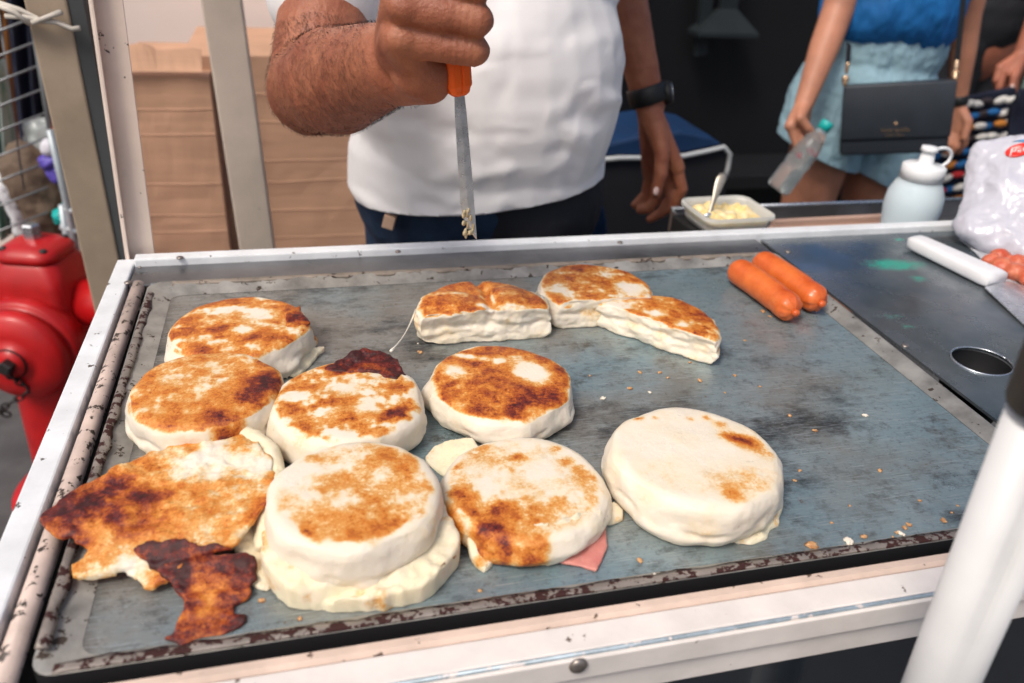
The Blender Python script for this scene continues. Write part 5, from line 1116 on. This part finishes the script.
b = bmesh.new(); ell(b, pp(1012, 87, -.193), (.008, .004, .009)); sub(pa, 'nail', b, MT['nail'])
ztop3 = pp(985, 10).z
b = bmesh.new(); ell(b, (cxp, yp+.1, 1.27), (.19, .13, .24)); ell(b, (cxp, yp+.1, ztop3+.10), (.18, .135, .14)); cap(b, (cxp, yp+.1, 1.41), rs_, .065, .06); cap(b, (cxp, yp+.1, 1.41), ls_, .065, .06); cap(b, rs_, e3, .06, .052); cap(b, ls_, ls_+V((-.02, .06, -.28)), .06, .05)
me = fuse(b, .007, 4); displace(me, lambda p, n: .006*fr(p.x, p.y, p.z, 12)); sub(pa, 'sweater', me, MT['grey_knit'])
b = bmesh.new(); ell(b, (cxp, yp+.1, ztop3-.02), (.175, .13, .16))
for s_ in (-1, 1): cap(b, V((cxp+s_*.085, yp+.1, ztop3-.12)), V((cxp+s_*.09, yp+.12, .10)), .10, .07)
me = fuse(b, .008, 4); displace(me, lambda p, n: .005*fr(p.x, p.y, p.z, 14)); sub(pa, 'trousers', me, MT['apron'])

# striped bead curtain / woven blanket at the right
MTs = [mat('weave_'+n, c, .7, var=.25, vs=60) for n, c in (('red', (.50, .02, .025)), ('blue', (.01, .12, .34)), ('white', (.72, .70, .66)), ('ochre', (.55, .20, .03)), ('dark', (.03, .02, .025)))]
A_, B_, C_, D_ = (936, 112), (1010, 92), (1010, 200), (936, 205)
t = thing('woven_blanket', 'colourful striped woven blanket hanging at the right behind the plastic bag', 'blanket', at_y(970, 200, 1.98))
rb = random.Random(9); b = bmesh.new()
for j in range(9):
    for i in range(8):
        px = A_[0]+(B_[0]-A_[0])*i/7+rb.uniform(-2, 2)+(j % 2)*4; py = 110+j*11.5-i*1.6+rb.uniform(-1.5, 1.5); c = at_y(px, py, 1.98+rb.uniform(0, .02))
        n0 = len(b.faces); ell(b, c, (.025, .010, .0105), (0, rb.uniform(-.35, .1), 0), 10, 7); mi = [0, 2, 1, 2, 3, 0, 4, 2, 1][(j*2+i*3+rb.choice((0, 0, 1))) % 9]
        b.faces.ensure_lookup_table()
        for f in b.faces[n0:]: f.material_index = mi
sub(t, 'tufts', b, MTs)
b = bmesh.new(); P = [at_y(px, py, 2.01) for px, py in ((930, 106), (1016, 88), (1016, 215), (930, 215))]; rings(b, [P, [p+V((0, .02, 0)) for p in P]]); sub(t, 'backing', b, MT['navy'], smooth=False)
cloth('folded navy jacket hanging at the right edge above the plastic bag', ((1018, 96), (1070, 60), (1075, 160), (1002, 152)), 1.75, MT['navy'], 6, 'jacket', 'jacket')

# ---- blue and black cooler bag behind the vendor -------------------
yc = 1.75
def qc(px, py, dy=0): return at_y(px, py, yc+dy)
t = thing('cooler_bag', 'black bag with blue top and grey piping behind the vendor left hand', 'bag', qc(660, 260))
out = [(595, 152), (640, 136), (682, 132), (712, 137), (726, 146), (731, 158), (728, 180), (722, 290), (600, 290)]
def slab(out, y0, y1, mt, nm):
    b = bmesh.new(); P = [at_y(px, py, yc) for px, py in out]; rings(b, [[p+V((0, y0, 0)) for p in P], [p+V((0, y1, 0)) for p in P]]); return sub(t, nm, b, mt, smooth=False, bevel=.008)
slab([(596, 160), (640, 157), (684, 156), (722, 148), (730, 156), (727, 180), (721, 300), (600, 300)], 0, .22, MT['apron'], 'bag_body')
slab([(598, 158), (600, 146), (640, 136), (682, 131), (712, 137), (724, 146), (684, 154), (640, 157)], .001, .22, MT['tool_blue'], 'lid')
b = bmesh.new(); tube(b, [qc(px, py, -.006) for px, py in ((598, 160), (620, 158), (650, 158), (684, 156), (708, 151), (724, 147), (730, 154), (728, 168), (724, 180))], .006, 8); sub(t, 'piping', b, MT['piping'])
c = at_y(594, 170, 1.42); t = thing('plastic_bag', 'small light blue plastic bag beside the vendor hip', 'bag', c-V((0, 0, .02)))
b = bmesh.new(); ell(b, c, (.017, .016, .022)); ell(b, c+V((-.004, 0, .02)), (.008, .008, .010)); me = fuse(b, .002, 2); displace(me, lambda p, n: .004*fr(p.x, p.y, p.z, 60)); sub(t, 'film', me, MT['lightblue'])
b = bmesh.new(); P = [at_y(px, py, 1.46) for px, py in ((582, 183), (602, 185), (612, 270), (586, 270))]; t = thing('blue_towel', 'dark blue cloth hanging below the small light blue bag', 'cloth', P[2]); rings(b, [P, [p+V((0, .02, 0)) for p in P]]); me = fuse(b, .005, 2); displace(me, lambda p, n: .004*fr(p.x, p.y, p.z, 30)); sub(t, 'fabric', me, MT['tool_blue'])
